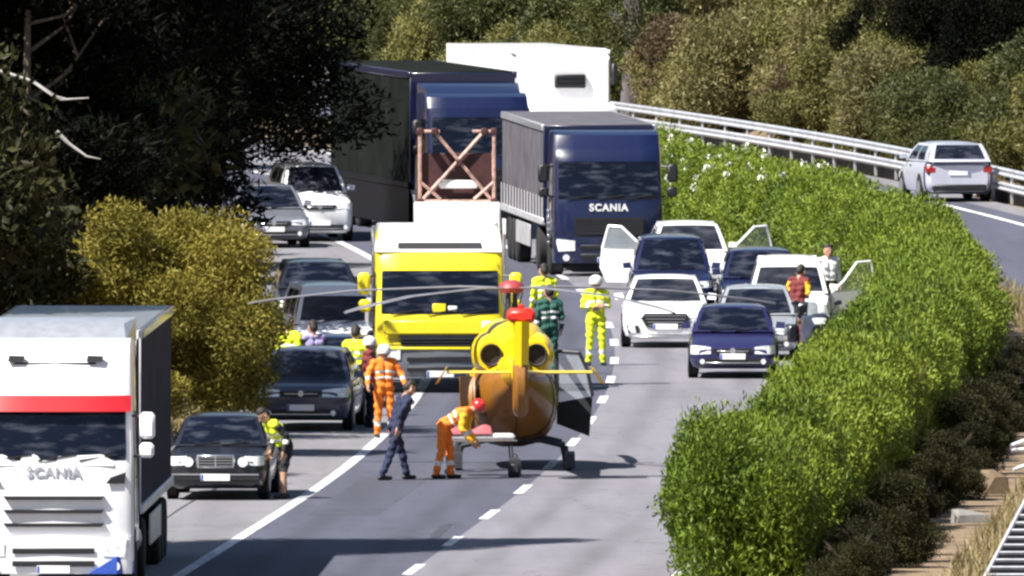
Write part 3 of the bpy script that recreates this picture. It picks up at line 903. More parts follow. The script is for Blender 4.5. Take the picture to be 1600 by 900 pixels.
    MB().box(0, roof0 + .02, H - .14, .2, .03, .06, 0, .01).build('rear_view_mirror', M['black'], t)
    ws = MB().patch(front, .055, .945, gv[0], gv[1], 8, 4, 0, .008).build('windscreen', G_, t, True, False)
    MB().patch(back, .08, .92, .12, .90, 8, 4, 0, .008).build('rear_window', G_, t, True, False)
    for sg in (1, -1):
        fn = side(sg)
        segs = ((.10, .44), (.49, .82)) if sg > 0 else ((1 - .44, 1 - .10), (1 - .82, 1 - .49))
        for a, b in segs:
            MB().patch(fn, a, b, .10, .88, 4, 3, 0, .008).build('side_window', G_, t, True, False)
    for x0 in (-.55, .05):
        wp = MB(); wp.path([Vector(front(.5 + x0 * .5 / 1.0, .02)) + Vector((0, -.02, .0)), Vector(front(.5 + x0 * .5 + .27, .09)) + Vector((0, -.02, .012))], .012, 5); wp.build('wiper', M['black'], t)
    # wheels with dark arches
    for y, nmw in ((.80, 0), (L - .82, 1)):
        for sg in (1, -1):
            ar = MB(); ar.lathe([(0, .02), (0, .375), (sg * .012, .36), (sg * .012, .02)], (sg * (hw - .006), y, .33), 'x', 22); ar.build('wheel_arch', M['black'], t)
            wheel(t, sg * (hw - .085), y, .315, .2, 'alloy', sg)
    # lights
    zl = zf - .075
    for sg in (1, -1):
        pts = []
        for (fx, yy) in ((.84 - lamp_w, -.016), (.80, .0), (.90, .06), (.955, .19)):
            for zz in (0, 1):
                z0 = zl - lamp_h * .5 + (.015 if fx < .6 else 0) + fx * .015
                pts.append(Vector((sg * fx * hw, yy + (.035 if zz else 0), z0 + zz * lamp_h * (1 if fx > .55 else .72))))
                pts.append(Vector((sg * fx * hw * .93, yy + .12, z0 + zz * lamp_h * .8)))
        MB().hull(pts).build('headlight', M['lamp'], t)
        tl = MB(); tl.box(sg * hw * .80, L - .075, belt - .20, .30 * hw, .16, .2, 0, .04); tl.build('tail_light', M['tail'], t)
        mi = MB(); mi.hull([Vector((sg * (hw * .93 + a), cowl + .28 + b, belt + .03 + c)) for a, b, c in ((.02, 0, 0), (.2, -.02, -.01), (.22, .03, .11), (.05, .03, .13), (.03, .09, .02), (.2, .1, 0), (.2, .1, .1), (.06, .1, .11))])
        mi.build('door_mirror', P, t)
        MB().box(sg * hw * 1.0, cowl + .95, belt - .12, .03, .16, .03, 0, .008).build('door_handle', M['black'] if paint != 'white' else M['chrome'], t)
    # front face
    if face == 'upright':
        gr = MB().box(0, -.028, zf - .07, .66, .07, .24, 0, .02).build('grille', M['chrome'], t)
        MB().box(0, -.066, zf - .07, .58, .012, .185).build('grille_mesh', M['black'], gr)
        for k in range(4): MB().box(0, -.075, zf - .145 + k * .048, .57, .01, .012).build('grille_bar', M['chrome'], gr)
        MB().box(0, -.075, zf - .07, .02, .012, .18).build('grille_bar', M['chrome'], gr)
        bu = MB().box(0, -.02, .40, W * .90, .12, .14, 0, .03).build('bumper', M['black'], t)
        MB().box(0, -.086, .45, W * .86, .012, .022).build('bumper_strip', M['chrome'], bu)
        for sg in (1, -1): MB().lathe([(-.05, .02), (-.05, .085), (.04, .085), (.04, .02)], (sg * .47, -.01, zl), 'y', 16).build('fog_lamp', M['lamp'], t)
        pz, py_ = .40, -.092
    elif face == 'wide':
        gr = MB().hull([Vector((sx * a, yy, z)) for sx in (-1, 1) for a, z in ((.42, zf - .03), (.50, zf - .13), (.40, zf - .30), (.2, zf - .34)) for yy in (-.035, .05)]).build('grille', M['black'], t)
        for k in range(4): MB().box(0, -.042, zf - .08 - k * .065, .84 - k * .05, .012, .012).build('grille_bar', M['chrome'], gr)
        for sg in (1, -1): MB().hull([Vector((sg * a, yy, z)) for a, z in ((.52, .30), (.56, .46), (.80, .48), (.76, .30)) for yy in (-.025 + (.08 if a > .7 else 0), .09)]).build('air_intake', M['black'], t)
        MB().box(0, -.03, .235, W * .78, .08, .05, 0, .015).build('splitter', M['chrome'], t)
        pz, py_ = .44, -.052
    else:
        gr = MB().hull([Vector((sx * a, yy, z)) for sx in (-1, 1) for a, z in ((.38, zf - .035), (.40, zf - .075), (.30, zf - .15)) for yy in (-.018, .05)]).build('grille', M['black'], t)
        MB().box(0, -.026, zf - .085, .62, .012, .018, 0, .004).build('grille_bar', M['chrome'], gr)
        bd = MB().lathe([(-.02, .005), (-.02, .055), (.0, .06), (.0, .005)], (0, -.016, zf - .08), 'y', 14).build('badge', M['chrome'], gr)
        MB().hull([Vector((sx * a, yy, z)) for sx in (-1, 1) for a, z in ((.62, .28), (.66, .38), (.5, .40), (.5, .27)) for yy in (-.014, .06)]).build('air_intake', M['black'], t)
        MB().box(0, -.012, .315, W * .62, .03, .02, 0, .005).build('bumper_strip', M['chrome'], t)
        for sg in (1, -1): MB().lathe([(-.02, .005), (-.02, .05), (.03, .05), (.03, .005)], (sg * .60, .005, .34), 'y', 12).build('fog_lamp', M['lamp'], t)
        pz, py_ = .44, -.028
    plate(t, 0, py_, pz)
    plate(t, 0, L + .012, belt - .28, back=True)
    MB().box(0, L - .02, .36, W * .78, .1, .16, 0, .03).build('rear_bumper', M['black'], t)
    # open doors
    for (sg, ang) in doors:
        d = thing_part('open_door', t, (sg * (hw + .01), cowl + .22, 0))
        a = math.radians(ang)
        rot = Matrix.Rotation(-sg * a, 3, 'Z')      # swings outward from the hinge at its front edge
        def tr(p): return rot @ Vector(p)
        dm = MB(); ln = 1.08
        dm.hull([tr((sg * x, y, z)) for x in (-.05, .03) for y, z in ((0, .28), (0, belt - .02), (ln, belt), (ln + .04, .6), (ln - .12, .28))])
        dm.hull([tr((sg * x, y, z)) for x in (-.085, -.052) for y, z in ((.08, .34), (.08, belt - .06), (ln - .08, belt - .06), (ln - .12, .36))], 1)
        me = dm.mesh('open_door'); me.materials.append(P); me.materials.append(M['interior'])
        d.data = me
        top = [(0, 0.02, belt - .02), (0, .30, belt + .2), (0, .62, H - .10), (0, ln - .15, H - .08), (0, ln, belt)]
        fr = MB(); fr.path([tr((-sg * .02, y, z)) for x, y, z in top], .028, 6); fr.build('window_frame', P, d)
        gl = MB(); gl.add([tr((-sg * .02, y, z)) for x, y, z in top], [(0, 1, 2, 3, 4)]); gl.build('window_pane', M['pane'], d, False, False)
    return t

def thing_part(name, parent, loc, rz=0):
    me = bpy.data.meshes.new(name)
    o = link(name, me, parent)
    o.location = loc; o.rotation_euler = (0, 0, rz)
    return o

def pane_mat():
    m = bpy.data.materials.new('clear_pane'); nt, b = nodes_of(m)
    b.inputs['Base Color'].default_value = (.55, .62, .66, 1); b.inputs['Roughness'].default_value = .03
    b.inputs['Transmission Weight'].default_value = .0; b.inputs['Alpha'].default_value = .28
    nz = nt.nodes.new('ShaderNodeTexNoise'); nz.inputs['Scale'].default_value = 3
    mr = nt.nodes.new('ShaderNodeMapRange'); mr.inputs[3].default_value = .2; mr.inputs[4].default_value = .36
    nt.links.new(nz.outputs['Fac'], mr.inputs[0]); nt.links.new(mr.outputs[0], b.inputs['Alpha'])
    return m
M['pane'] = pane_mat()
def car_glass_mat():
    m = bpy.data.materials.new('car_window_glass'); nt, b = nodes_of(m)
    b.inputs['Roughness'].default_value = .04
    t2 = nt.nodes.new('ShaderNodeTexCoord'); mp = nt.nodes.new('ShaderNodeMapping'); mp.inputs['Scale'].default_value = (1.2, 1.0, 5.0); mp.inputs['Rotation'].default_value = (0, .5, 0)
    n2 = nt.nodes.new('ShaderNodeTexNoise'); n2.inputs['Scale'].default_value = 2.0; n2.inputs['Detail'].default_value = 5
    rp = nt.nodes.new('ShaderNodeValToRGB'); rp.color_ramp.elements[0].position = .50; rp.color_ramp.elements[1].position = .72
    rp.color_ramp.elements[0].color = (.004, .006, .014, 1); rp.color_ramp.elements[1].color = (.05, .055, .075, 1)
    nt.links.new(t2.outputs['Object'], mp.inputs[0]); nt.links.new(mp.outputs[0], n2.inputs['Vector']); nt.links.new(n2.outputs['Fac'], rp.inputs[0]); nt.links.new(rp.outputs[0], b.inputs['Base Color'])
    b.inputs['Specular IOR Level'].default_value = .4
    nz = nt.nodes.new('ShaderNodeTexNoise'); nz.inputs['Scale'].default_value = 2.2
    tc = nt.nodes.new('ShaderNodeTexCoord'); nt.links.new(tc.outputs['Object'], nz.inputs['Vector'])
    mr = nt.nodes.new('ShaderNodeMapRange'); mr.inputs[1].default_value = .3; mr.inputs[2].default_value = .7; mr.inputs[3].default_value = .82; mr.inputs[4].default_value = .95
    nt.links.new(nz.outputs['Fac'], mr.inputs[0]); nt.links.new(mr.outputs[0], b.inputs['Alpha'])
    return m
M['car_glass'] = car_glass_mat()
CG = 'cars halted on the carriageway'
# right-hand queue in the overtaking lane
car('blue_saloon', 'dark indigo saloon at the head of the overtaking lane queue, white plate in front', 1145, 592, 'indigo', L=4.3, W=1.74, H=1.41, hood_z=.78, zf=.63, lamp_h=.17, lamp_w=.34, group=CG)
car('silver_hatchback', 'silver hatchback half hidden behind the indigo saloon', 1182, 564, 'silver', L=4.05, W=1.70, H=1.46, roof1=3.3, tail=3.9, group=CG)
car('white_hatchback', 'white hatchback with a large black grille beside the indigo saloon', 1040, 544, 'white', L=4.05, W=1.78, H=1.43, hood_z=.86, zf=.74, face='wide', roof1=3.2, tail=3.9, lamp_h=.13, group=CG)
car('white_van', 'small white van with its door open, person in orange leaning at its windscreen', 1233, 538, 'white', L=4.3, W=1.72, H=1.74, gv=(.05, .74), hood_z=.95, belt=1.05, zf=.80, cowl=.9, roof0=1.5, roof1=4.05, tail=4.25, doors=((1, 62),), group=CG)
car('dark_people_carrier', 'tall dark blue people carrier directly behind the white hatchback', 1051, 499, 'navy', L=4.6, W=1.76, H=1.72, hood_z=.95, belt=1.02, zf=.80, cowl=.95, roof0=1.7, roof1=4.2, tail=4.5, group=CG)
car('navy_estate', 'navy estate car between the dark people carrier and the small white van', 1190, 503, 'navy', L=4.5, W=1.72, H=1.50, roof1=3.9, tail=4.4, group=CG)
car('white_estate', 'white car with both front doors open behind the dark people carrier', 1080, 464, 'white', L=4.5, W=1.78, H=1.58, hood_z=.9, belt=1.0, zf=.76, roof1=3.7, tail=4.35, doors=((-1, 66), (1, 60)), group=CG)
# hard shoulder queue
car('charcoal_saloon', 'old charcoal saloon with chrome upright grille on the hard shoulder next to the white lorry', 337, 782, 'charcoal', L=4.7, W=1.74, H=1.43, slope=.05, hood_z=.82, zf=.74, cowl=1.3, roof0=2.0, roof1=3.3, tail=4.0, face='upright', lamp_h=.15, lamp_w=.26, group=CG)
car('slate_saloon', 'slate blue car on the hard shoulder, second behind the old charcoal saloon', 470, 674, 'slate', L=4.6, W=1.82, H=1.50, slope=.07, hood_z=.90, zf=.78, face='plain', cowl=1.15, roof0=1.8, lamp_h=.17, lamp_w=.40, group=CG)
car('dark_blue_car', 'dark blue car tucked behind the slate blue car on the hard shoulder', 520, 638, 'navy', L=4.1, W=1.74, H=1.34, group=CG)
car('white_minivan', 'white minivan left of the yellow recovery lorry', 533, 590, 'white', L=4.5, W=1.78, H=1.80, gv=(.08, .70), slope=-.10, hood_z=.98, belt=1.06, zf=.82, cowl=.9, roof0=1.5, roof1=4.2, tail=4.4, group=CG)
car('black_estate', 'black estate car in the shade behind the white minivan', 500, 520, 'charcoal', L=4.6, W=1.76, H=1.46, slope=-.05, roof1=3.9, tail=4.5, group=CG)
car('white_pickup', 'white high-sided car in the shade beside the dark lorry trailer', 500, 378, 'white', L=4.8, W=1.64, H=1.78, slope=-.12, hood_z=1.05, belt=1.15, zf=.9, cowl=1.1, roof0=1.75, roof1=4.3, tail=4.7, group=CG)
car('grey_car', 'grey car under the pines in front of the white high-sided car', 428, 388, 'grey', L=4.2, W=1.76, H=1.46, slope=-.12, group=CG)
# car driving away on the opposite carriageway
M['pale_silver'] = mat('pale_silver_paint', (.52, .54, .64), .3, .2, var=.05, coat=.5)
car('silver_car_driving_away', 'pale silver hatchback seen from behind on the opposite carriageway', 1499, 316, 'pale_silver', L=4.1, W=1.74, H=1.47, belt=1.0, roof0=1.75, roof1=3.75, tail=4.12, hood_z=.86, slope=slope_at(338 * K) - .06, away=True)

# ------------------------------------------------------------------ motorcycle
def motorcycle(px, py, label):
    g = ground_point(px, py)
    t = thing('motorcycle', label, 'motorcycle', g, .15)
    for y, nm in ((.32, 0), (1.75, 1)):
        o = MB().lathe([(-.07, .20), (-.075, .27), (-.03, .31), (.03, .31), (.075, .27), (.07, .20)], (0, y, .31), 'x', 22).build('wheel', M['rubber'], t)
        MB().lathe([(-.05, .02), (-.05, .20), (.05, .20), (.05, .02)], (0, y, .31), 'x', 16).build('rim', M['alloy'], o)
    f = MB()
    for sg in (-1, 1): f.path([(sg * .1, .32, .31), (sg * .1, .62, .95)], .028, 8)
    f.build('fork', M['chrome'], t)
    MB().hull([Vector(p) for p in [(-.07, .05, .55), (.07, .05, .55), (-.08, .6, .6), (.08, .6, .6), (-.06, .3, .66), (.06, .3, .66)]]).build('mudguard', M['charcoal'], t)
    fr = MB().hull([Vector((sg * a, y, z)) for sg in (-1, 1) for a, y, z in ((.12, .30, .80), (.26, .42, .95), (.33, .60, .75), (.22, .55, .45), (.30, .8, .5), (.28, .8, 1.0), (.10, .36, 1.05))]).build('fairing', M['slate'], t)
    MB().hull([Vector((sg * a, y, z)) for sg in (-1, 1) for a, y, z in ((.10, .285, .84), (.15, .31, .95), (.07, .30, .97))]).build('headlight', M['lamp'], fr)
    MB().patch(lambda u, v: ((u - .5) * (.44 - .12 * v), .38 + .22 * v + .25 * (u - .5) ** 2, 1.02 + .34 * v), nu=6, nv=4).build('windshield', M['pane'], t)
    h = MB(); h.path([(-.42, .78, 1.02), (-.2, .70, 1.04), (.2, .70, 1.04), (.42, .78, 1.02)], .017, 6); h.build('handlebar', M['black'], t)
    for sg in (-1, 1):
        m = MB(); m.path([(sg * .30, .72, 1.05), (sg * .40, .66, 1.22)], .009, 5); m.box(sg * .43, .66, 1.26, .16, .05, .09, 0, .02); m.build('mirror', M['black'], t)
        MB().box(sg * .34, 1.72, .62, .22, .48, .36, 0, .05).build('pannier', M['charcoal'], t)
    MB().hull([Vector((sg * a, y, z)) for sg in (-1, 1) for a, y, z in ((.16, .75, .75), (.20, .85, .95), (.16, 1.1, .98), (.14, 1.15, .75))]).build('tank', M['slate'], t)
    MB().hull([Vector((sg * a, y, z)) for sg in (-1, 1) for a, y, z in ((.12, 1.05, .80), (.15, 1.1, .86), (.17, 1.7, .92), (.14, 1.85, .88), (.12, 1.8, .8))]).build('seat', M['black'], t)
    MB().box(0, 1.98, 1.08, .44, .40, .32, 0, .06).build('top_box', M['charcoal'], t)
    MB().box(0, .98, .48, .40, .60, .42, 0, .08).build('engine', M['steel_dark'], t)
    ex = MB(); ex.path([(.2, .9, .3), (.24, 1.4, .32), (.26, 1.95, .42)], [.04, .05, .06], 8); ex.build('exhaust', M['chrome'], t)
    st = MB(); st.path([(-.12, 1.05, .3), (-.33, 1.1, .01)], .016, 6); st.build('side_stand', M['black'], t)
motorcycle(1284, 573, 'dark touring motorcycle squeezed between the silver hatchback and the hedge')

# ------------------------------------------------------------------ lorries
def lettering(text, parent, x, y, z, size, m, name='lettering'):
    cu = bpy.data.curves.new(name, 'FONT')
    cu.body = text; cu.size = size; cu.align_x = 'CENTER'; cu.align_y = 'CENTER'; cu.extrude = .006; cu.offset = .008; cu.space_character = 1.15
    cu.materials.append(m)
    tmp = link('tmp', cu)
    me = bpy.data.meshes.new_from_object(tmp.evaluated_get(bpy.context.evaluated_depsgraph_get()))
    bpy.data.objects.remove(tmp)
    o = link(name, me, parent)
    o['kind'] = 'stuff'
    o.location = (x, y, z); o.rotation_euler = (math.pi / 2, 0, 0)
    return o

def cab(t, paint, W=2.5, H=3.6, glass_z=(1.95, 2.85), depth=2.2, bumper='black', visor=None, grille_n=5, grille_z=(.95, 1.75), grille_paint=None, text=None, lower=None, text_m=None, roof_paint=None, mirrors=True, y0=0.0, slot_m='black', slot_h=.045, lamp_z=.68, pillar=None):
    """forward-control lorry cab; front face at y0, x across, z up"""
    hw = W / 2
    P = M[paint]
    g0, g1 = glass_z
    prof = [(.02, .62), (.0, 1.0), (.03, g0 - .12), (.06, g0), (.24, g1), (.30, g1 + .22), (.42, H - .35), (.62, H - .08), (.95, H), (depth, H)]
    sts = [(-1, .22), (-.975, .10), (-.90, .03), (-.6, 0), (0, -.02), (.6, 0), (.90, .03), (.975, .10), (1, .22)]
    rings = []
    for fx, sh in sts:
        fr = [(fx * hw * (1 - .02 * max(0, z - g0)), y0 + y + sh * (1 if y < .9 else 0), z - (.10 if (abs(fx) == 1 and z > H - .2) else 0)) for y, z in prof]
        fr += [(fx * hw, y0 + depth, .95), (fx * hw, y0 + depth, .75), (fx * hw, y0 + 1.55, .75), (fx * hw, y0 + 1.4, 1.0), (fx * hw, y0 + .75, 1.0), (fx * hw, y0 + .55, .62)]
        rings.append(fr)
    shell = MB(); shell.loft(rings)
    # leave the windscreen aperture open and furnish the cab behind it
    nr = len(rings[0])
    drop = {i * nr + 3 for i in range(2, 6)}
    keep = [q for q in range(len(shell.f)) if not (q < (len(rings) - 1) * nr and q in drop)]
    shell.f = [shell.f[q] for q in keep]; shell.m = [shell.m[q] for q in keep]
    xi, ya, yb, za, zb_ = hw * .90, y0 + .30, y0 + 1.5, g0 - .25, g1 + .12
    inn = MB(); inn.add([(-xi, ya, za), (xi, ya, za), (xi, yb, za), (-xi, yb, za), (-xi, ya, zb_), (xi, ya, zb_), (xi, yb, zb_), (-xi, yb, zb_)], [(0, 1, 2, 3), (4, 7, 6, 5), (2, 6, 7, 3), (0, 3, 7, 4), (1, 5, 6, 2)])
    inn.build('cab_lining', M['interior'], t, False, False)
    MB().hull([Vector((sx * a, y0 + y, z)) for sx in (-1, 1) for a, y, z in ((xi * .98, .14, g0 - .1), (xi * .98, .20, g0 + .03), (xi * .96, .55, g0 + .05), (xi * .96, .6, g0 - .1))]).build('dashboard', M['seat_cloth'], t)
    for sx in (-.62, .62):
        se = MB().hull([Vector((sx + a * b, y0 + y, z)) for b in (-1, 1) for a, y, z in ((.26, 1.0, g0 - .2), (.27, 1.2, g0 - .2), (.22, 1.12, g0 + .48), (.22, 1.25, g0 + .48))]).build('seat', M['seat_cloth'], t)
        MB().box(sx, y0 + 1.18, g0 + .58, .28, .1, .16, 0, .04).build('headrest', M['seat_cloth'], se)
    MB().path([(.62 + .22 * math.cos(k * math.pi / 7), y0 + .72 + .06 * math.sin(k * math.pi / 7), g0 + .08 + .2 * math.sin(k * math.pi / 7)) for k in range(15)], .018, 5).build('steering_wheel', M['black'], t)
    MB().box(0, y0 + .30, g1 - .07, W * .82, .02, .12, 0, .005).build('sun_blind', M['tarp_grey'], t)
    c = shell.build('cab', P, t)
    def front(u, v):
        x = u * 2 - 1
        z = g0 + (g1 - g0) * v
        y = .06 + .18 * v
        e = abs(x)
        sh = .0 if e < .6 else (e - .6) / .3 * .03 if e < .9 else .03 + (e - .9) / .075 * .07
        return (x * hw * (1 - .02 * (z - g0)), y0 + y + sh - .02 * (1 - e), z)
    MB().patch(front, .045, .955, .02, .98, 12, 3, 0, .012).build('windscreen', M['car_glass'], t, True, False)
    for u in (.12, .4, .66): MB().path([Vector(front(u, .0)) + Vector((0, -.03, 0)), Vector(front(u + .24, .09)) + Vector((0, -.035, .02))], .014, 5).build('wiper', M['black'], t)
    if visor:
        v = MB().patch(lambda u, vv: ((u * 2 - 1) * hw * .97, y0 + .16 - .10 * (1 - abs(u * 2 - 1) ** 3) + .16 * vv, g1 - .03 + .25 * vv), nu=12, nv=2)
        v.patch(lambda u, vv: ((u * 2 - 1) * hw * .97, y0 + .20 - .10 * (1 - abs(u * 2 - 1) ** 3) + .16 * vv, g1 - .03 + .25 * vv), nu=12, nv=2)
        v.build('sun_visor', M[visor], t)
    # grille
    gz0, gz1 = grille_z
    if lower: MB().box(0, y0 - .012, (gz0 + gz1) / 2, W * .80, .06, gz1 - gz0 + .06, 0, .02).build('front_panel', M[lower], t)
    for k in range(grille_n):
        z = gz0 + (gz1 - gz0) * (k + .5) / grille_n
        w = W * (.64 + .0 * k)
        MB().hull([Vector((sx * (w / 2 - (0 if zz > 0 else .05)), yy, z + zz * slot_h)) for sx in (-1, 1) for zz in (-1, 1) for yy in (y0 - .075, y0 + .05)]).build('grille_slot', M[slot_m], t)
    # bumper, lamps
    bz = MB(); rr = []
    for fx, sh in sts:
        rr.append([(fx * hw * 1.0, y0 - .07 + sh * .9, .30), (fx * hw * 1.0, y0 - .10 + sh * .9, .50), (fx * hw, y0 - .08 + sh * .9, .88), (fx * hw, y0 + .5, .88), (fx * hw, y0 + .5, .30)])
    bz.loft(rr); bu = bz.build('bumper', M[bumper], t)
    for k in range(2): MB().box(0, y0 - .125, .46 + k * .2, W * .52, .02, .09, 0, .01).build('bumper_slot', M['black'], bu)
    plate(bu, 0, y0 - .135, .37, .52, .12)
    for sg in (-1, 1):
        MB().hull([Vector((sg * a * hw, y0 + y, lamp_z + z)) for a, y, z in ((.62, -.115, -.10), (.62, -.115, .12), (.90, -.085, -.12), (.92, -.085, .16), (.985, .06, .14), (.985, .06, -.08), (.62, .0, 0), (.9, .1, 0))]).build('headlight', M['lamp'], t)
        MB().lathe([(-.02, .005), (-.02, .075), (.02, .075), (.02, .005)], (sg * hw * .78, y0 - .105, .42), 'y', 12).build('fog_lamp', M['lamp'], t)
        # corner panel, door window, door seam, step, handle
        sw = MB(); sw.add([(sg * (hw * (1 - .02 * (z - g0)) + .006), y0 + y, z) for y, z in ((.50, g0 + .0), (.60, g1 - .05), (1.45, g1 - .05), (1.5, g0 - .05))], [(0, 1, 2, 3)]); sw.build('side_window', M['glass_blue'], t, False)
        for a, b in (((.46, .62), (.46, g0)), ((1.55, 1.02), (1.55, g1))): MB().path([(sg * (hw + .002), y0 + a[0], a[1]), (sg * (hw + .002), y0 + b[0], b[1])], .008, 4).build('door_seam', M['black'], t)
        MB().box(sg * (hw + .015), y0 + 1.35, g0 - .3, .03, .2, .04, 0, .01).build('door_handle', M['black'], t)
        MB().box(sg * (hw - .06), y0 + .55, .52, .10, .42, .05, 0, .01).build('step', M['steel_dark'], t)
        if mirrors:
            mr = MB(); mr.path([(sg * (hw - .02), y0 + .35, g1 - .1), (sg * (hw + .2), y0 + .22, g1 - .12)], .02, 6); mr.path([(sg * (hw - .02), y0 + .35, g0 + .05), (sg * (hw + .2), y0 + .22, g0 + .1)], .02, 6)
            mo = mr.build('mirror_arm', M['black'], t)
            MB().box(sg * (hw + .22), y0 + .25, g1 - .25, .24, .14, .42, 0, .05).build('mirror', P if paint != 'truck_blue' else M['black'], t)
            MB().box(sg * (hw + .21), y0 + .25, g0 + .16, .23, .14, .24, 0, .05).build('mirror', P if paint != 'truck_blue' else M['black'], t)
    if text:
        lettering(text, t, 0, y0 - .006, g0 - .19, .22, text_m or M['chrome'])
    return c

def truck_wheels(t, ys, W=2.5, r=.5):
    for y in ys:
        for sg in (-1, 1):
            o = MB().lathe([(-.15, r * .58), (-.16, r * .9), (-.12, r), (.12, r), (.16, r * .9), (.15, r * .58)], (sg * (W / 2 - .17), y, r), 'x', 22).build('wheel', M['rubber'], t)
            MB().lathe([(0, .04), (0, r * .58), (sg * .05, r * .56), (sg * .05, .22), (sg * -.02, .16), (sg * -.02, .04)], (sg * (W / 2 - .08), y, r), 'x', 18).build('rim', M['alloy'], o)

def chassis(t, y0, y1, W=2.5):
    m = MB()
    for sg in (-1, 1): m.box(sg * .42, (y0 + y1) / 2, .85, .10, y1 - y0, .26, 0, .01)
    m.build('chassis', M['steel_dark'], t)

def trailer(t, y0, L, W=2.55, z0=1.15, z1=4.0, side='tarp_grey', front='white_dull', rail='steel', roof_m='white_dull', strap=True, wheels=True, guard='steel'):
    b = MB()
    hw = W / 2
    nseg = 14
    # curtain sides with shallow billow between the posts
    def sidefn(sg):
        def fn(u, v):
            y = y0 + .06 + (L - .12) * u
            bl = .018 * math.sin(u * math.pi * nseg) ** 2 * math.sin(v * math.pi)
            return (sg * (hw - .02 + bl), y, z0 + .12 + (z1 - .16 - z0 - .12) * v)
        return fn
    for sg in (-1, 1):
        MB().patch(sidefn(sg), nu=nseg * 4, nv=4).build('curtain', M[side], t)
        MB().box(sg * (hw - .03), y0 + L / 2, z1 - .07, .10, L, .16, 0, .02).build('roof_rail', M[rail], t)
        MB().box(sg * (hw - .03), y0 + L / 2, z0 + .05, .10, L, .16, 0, .02).build('side_rail', M[guard], t)
        if strap:
            for k in range(nseg + 1):
                y = y0 + .06 + (L - .12) * k / nseg
                MB().box(sg * (hw + .004), y, z0 + .36, .012, .045, .5).build('strap', M['white_dull'], t)
    MB().box(0, y0 + .03, (z0 + z1) / 2, W - .04, .06, z1 - z0 - .02, 0, .015).build('headboard', M[front], t)
    MB().box(0, y0 + L / 2, z1 - .02, W - .10, L - .04, .06, 0, .02).build('roof_sheet', M[roof_m], t)
    MB().box(0, y0 + L / 2, z0 - .02, W - .16, L - .04, .10, 0, .01).build('deck', M['steel_dark'], t)
    for sg in (-1, 1):
        MB().box(sg * (hw / 2 - .01), y0 + L - .02, (z0 + z1) / 2, hw - .05, .05, z1 - z0 - .1, 0, .01).build('rear_door', M[front], t)
        MB().box(sg * (hw - .04), y0 + L * .5, .72, .03, L * .34, .5, 0, .008).build('side_guard', M[guard], t)
    if wheels: truck_wheels(t, [y0 + L - 4.4, y0 + L - 3.1, y0 + L - 1.8], 2.5)

# --- white lorry at the lower left
g = ground_point(84, 926)
t = thing('white_lorry', 'white articulated lorry with red visor stripe, cut by the lower left corner', 'lorry', g, -math.atan(.025), 'lorries')
cab(t, 'white', H=3.98, glass_z=(2.08, 2.88), depth=2.25, bumper='white', visor='red', grille_n=3, grille_z=(.96, 1.60), text='SCANIA', text_m=M['silver'], slot_h=.028)
MB().hull([Vector((sx * a, y, z)) for sx in (-1, 1) for a, y, z in ((1.10, .95, 3.96), (1.22, 2.2, 3.9), (1.22, 2.2, 4.28), (1.05, 1.5, 4.2), (1.0, 1.1, 4.0))]).build('roof_deflector', M['silver'], t)
MB().box(0, .41, 3.60, 1.3, .04, .03, 0, .01).build('roof_seam', M['black'], t)
for sx in (-.62, .62): MB().hull([Vector((sx + a, .35 + b, 3.66 + c)) for a, b, c in ((-.12, 0, -.03), (.12, 0, -.03), (.16, .02, .06), (-.1, .02, .07), (-.1, .15, 0), (.12, .15, 0))]).build('roof_lamp', M['black'], t)
for sx in (-1, 1): MB().hull([Vector((sx * a, y, z)) for a, y, z in ((.82, -.03, 1.72), (1.12, .0, 1.72), (1.14, .0, 1.90), (.90, -.025, 1.82), (.9, .1, 1.8), (1.1, .1, 1.8))]).build('air_scoop', M['black'], t)
MB().hull([Vector((x, y, z)) for x, y, z in ((1.0, -.13, .30), (1.0, -.13, .58), (.55, -.14, .30), (1.26, .1, .5), (1.26, .1, .3), (1.1, .2, .4))]).build('bumper_corner', M['eu_blue'], t)
for x0, x1 in ((-1.0, -.62), (-.55, -.12), (.02, .95)): MB().hull([Vector((x, y, z)) for x, y, z in ((x0, .02, 2.0), (x1, .02, 2.0), (x0 + .05, .03, 2.15), (x1 - .2, .03, 2.18), (x0, .1, 2.0), (x1, .1, 2.1))]).build('windscreen_glare', M['white'], t)  # white shapes standing in for glare along the windscreen foot
for sg in (-1, 1): MB().hull([Vector((sg * a, y, z)) for a, y, z in ((1.22, 2.0, 1.0), (1.25, 2.75, 1.0), (1.22, 2.0, 3.85), (1.24, 2.75, 3.95), (1.18, 2.0, 1.0), (1.20, 2.75, 3.9))]).build('side_fairing', M['tarp_lilac'], t)
chassis(t, .8, 6.5)
truck_wheels(t, [1.45, 5.1])
for sg in (-1, 1): MB().lathe([(-.6, .05), (-.6, .3), (.6, .3), (.6, .05)], (sg * .95, 3.1, .72), 'y', 16).build('fuel_tank', M['alloy'], t)
trailer(t, 3.1, 12.8, z1=4.05, side='tarp_lilac', front='white_dull', rail='grey', roof_m='silver', strap=False)

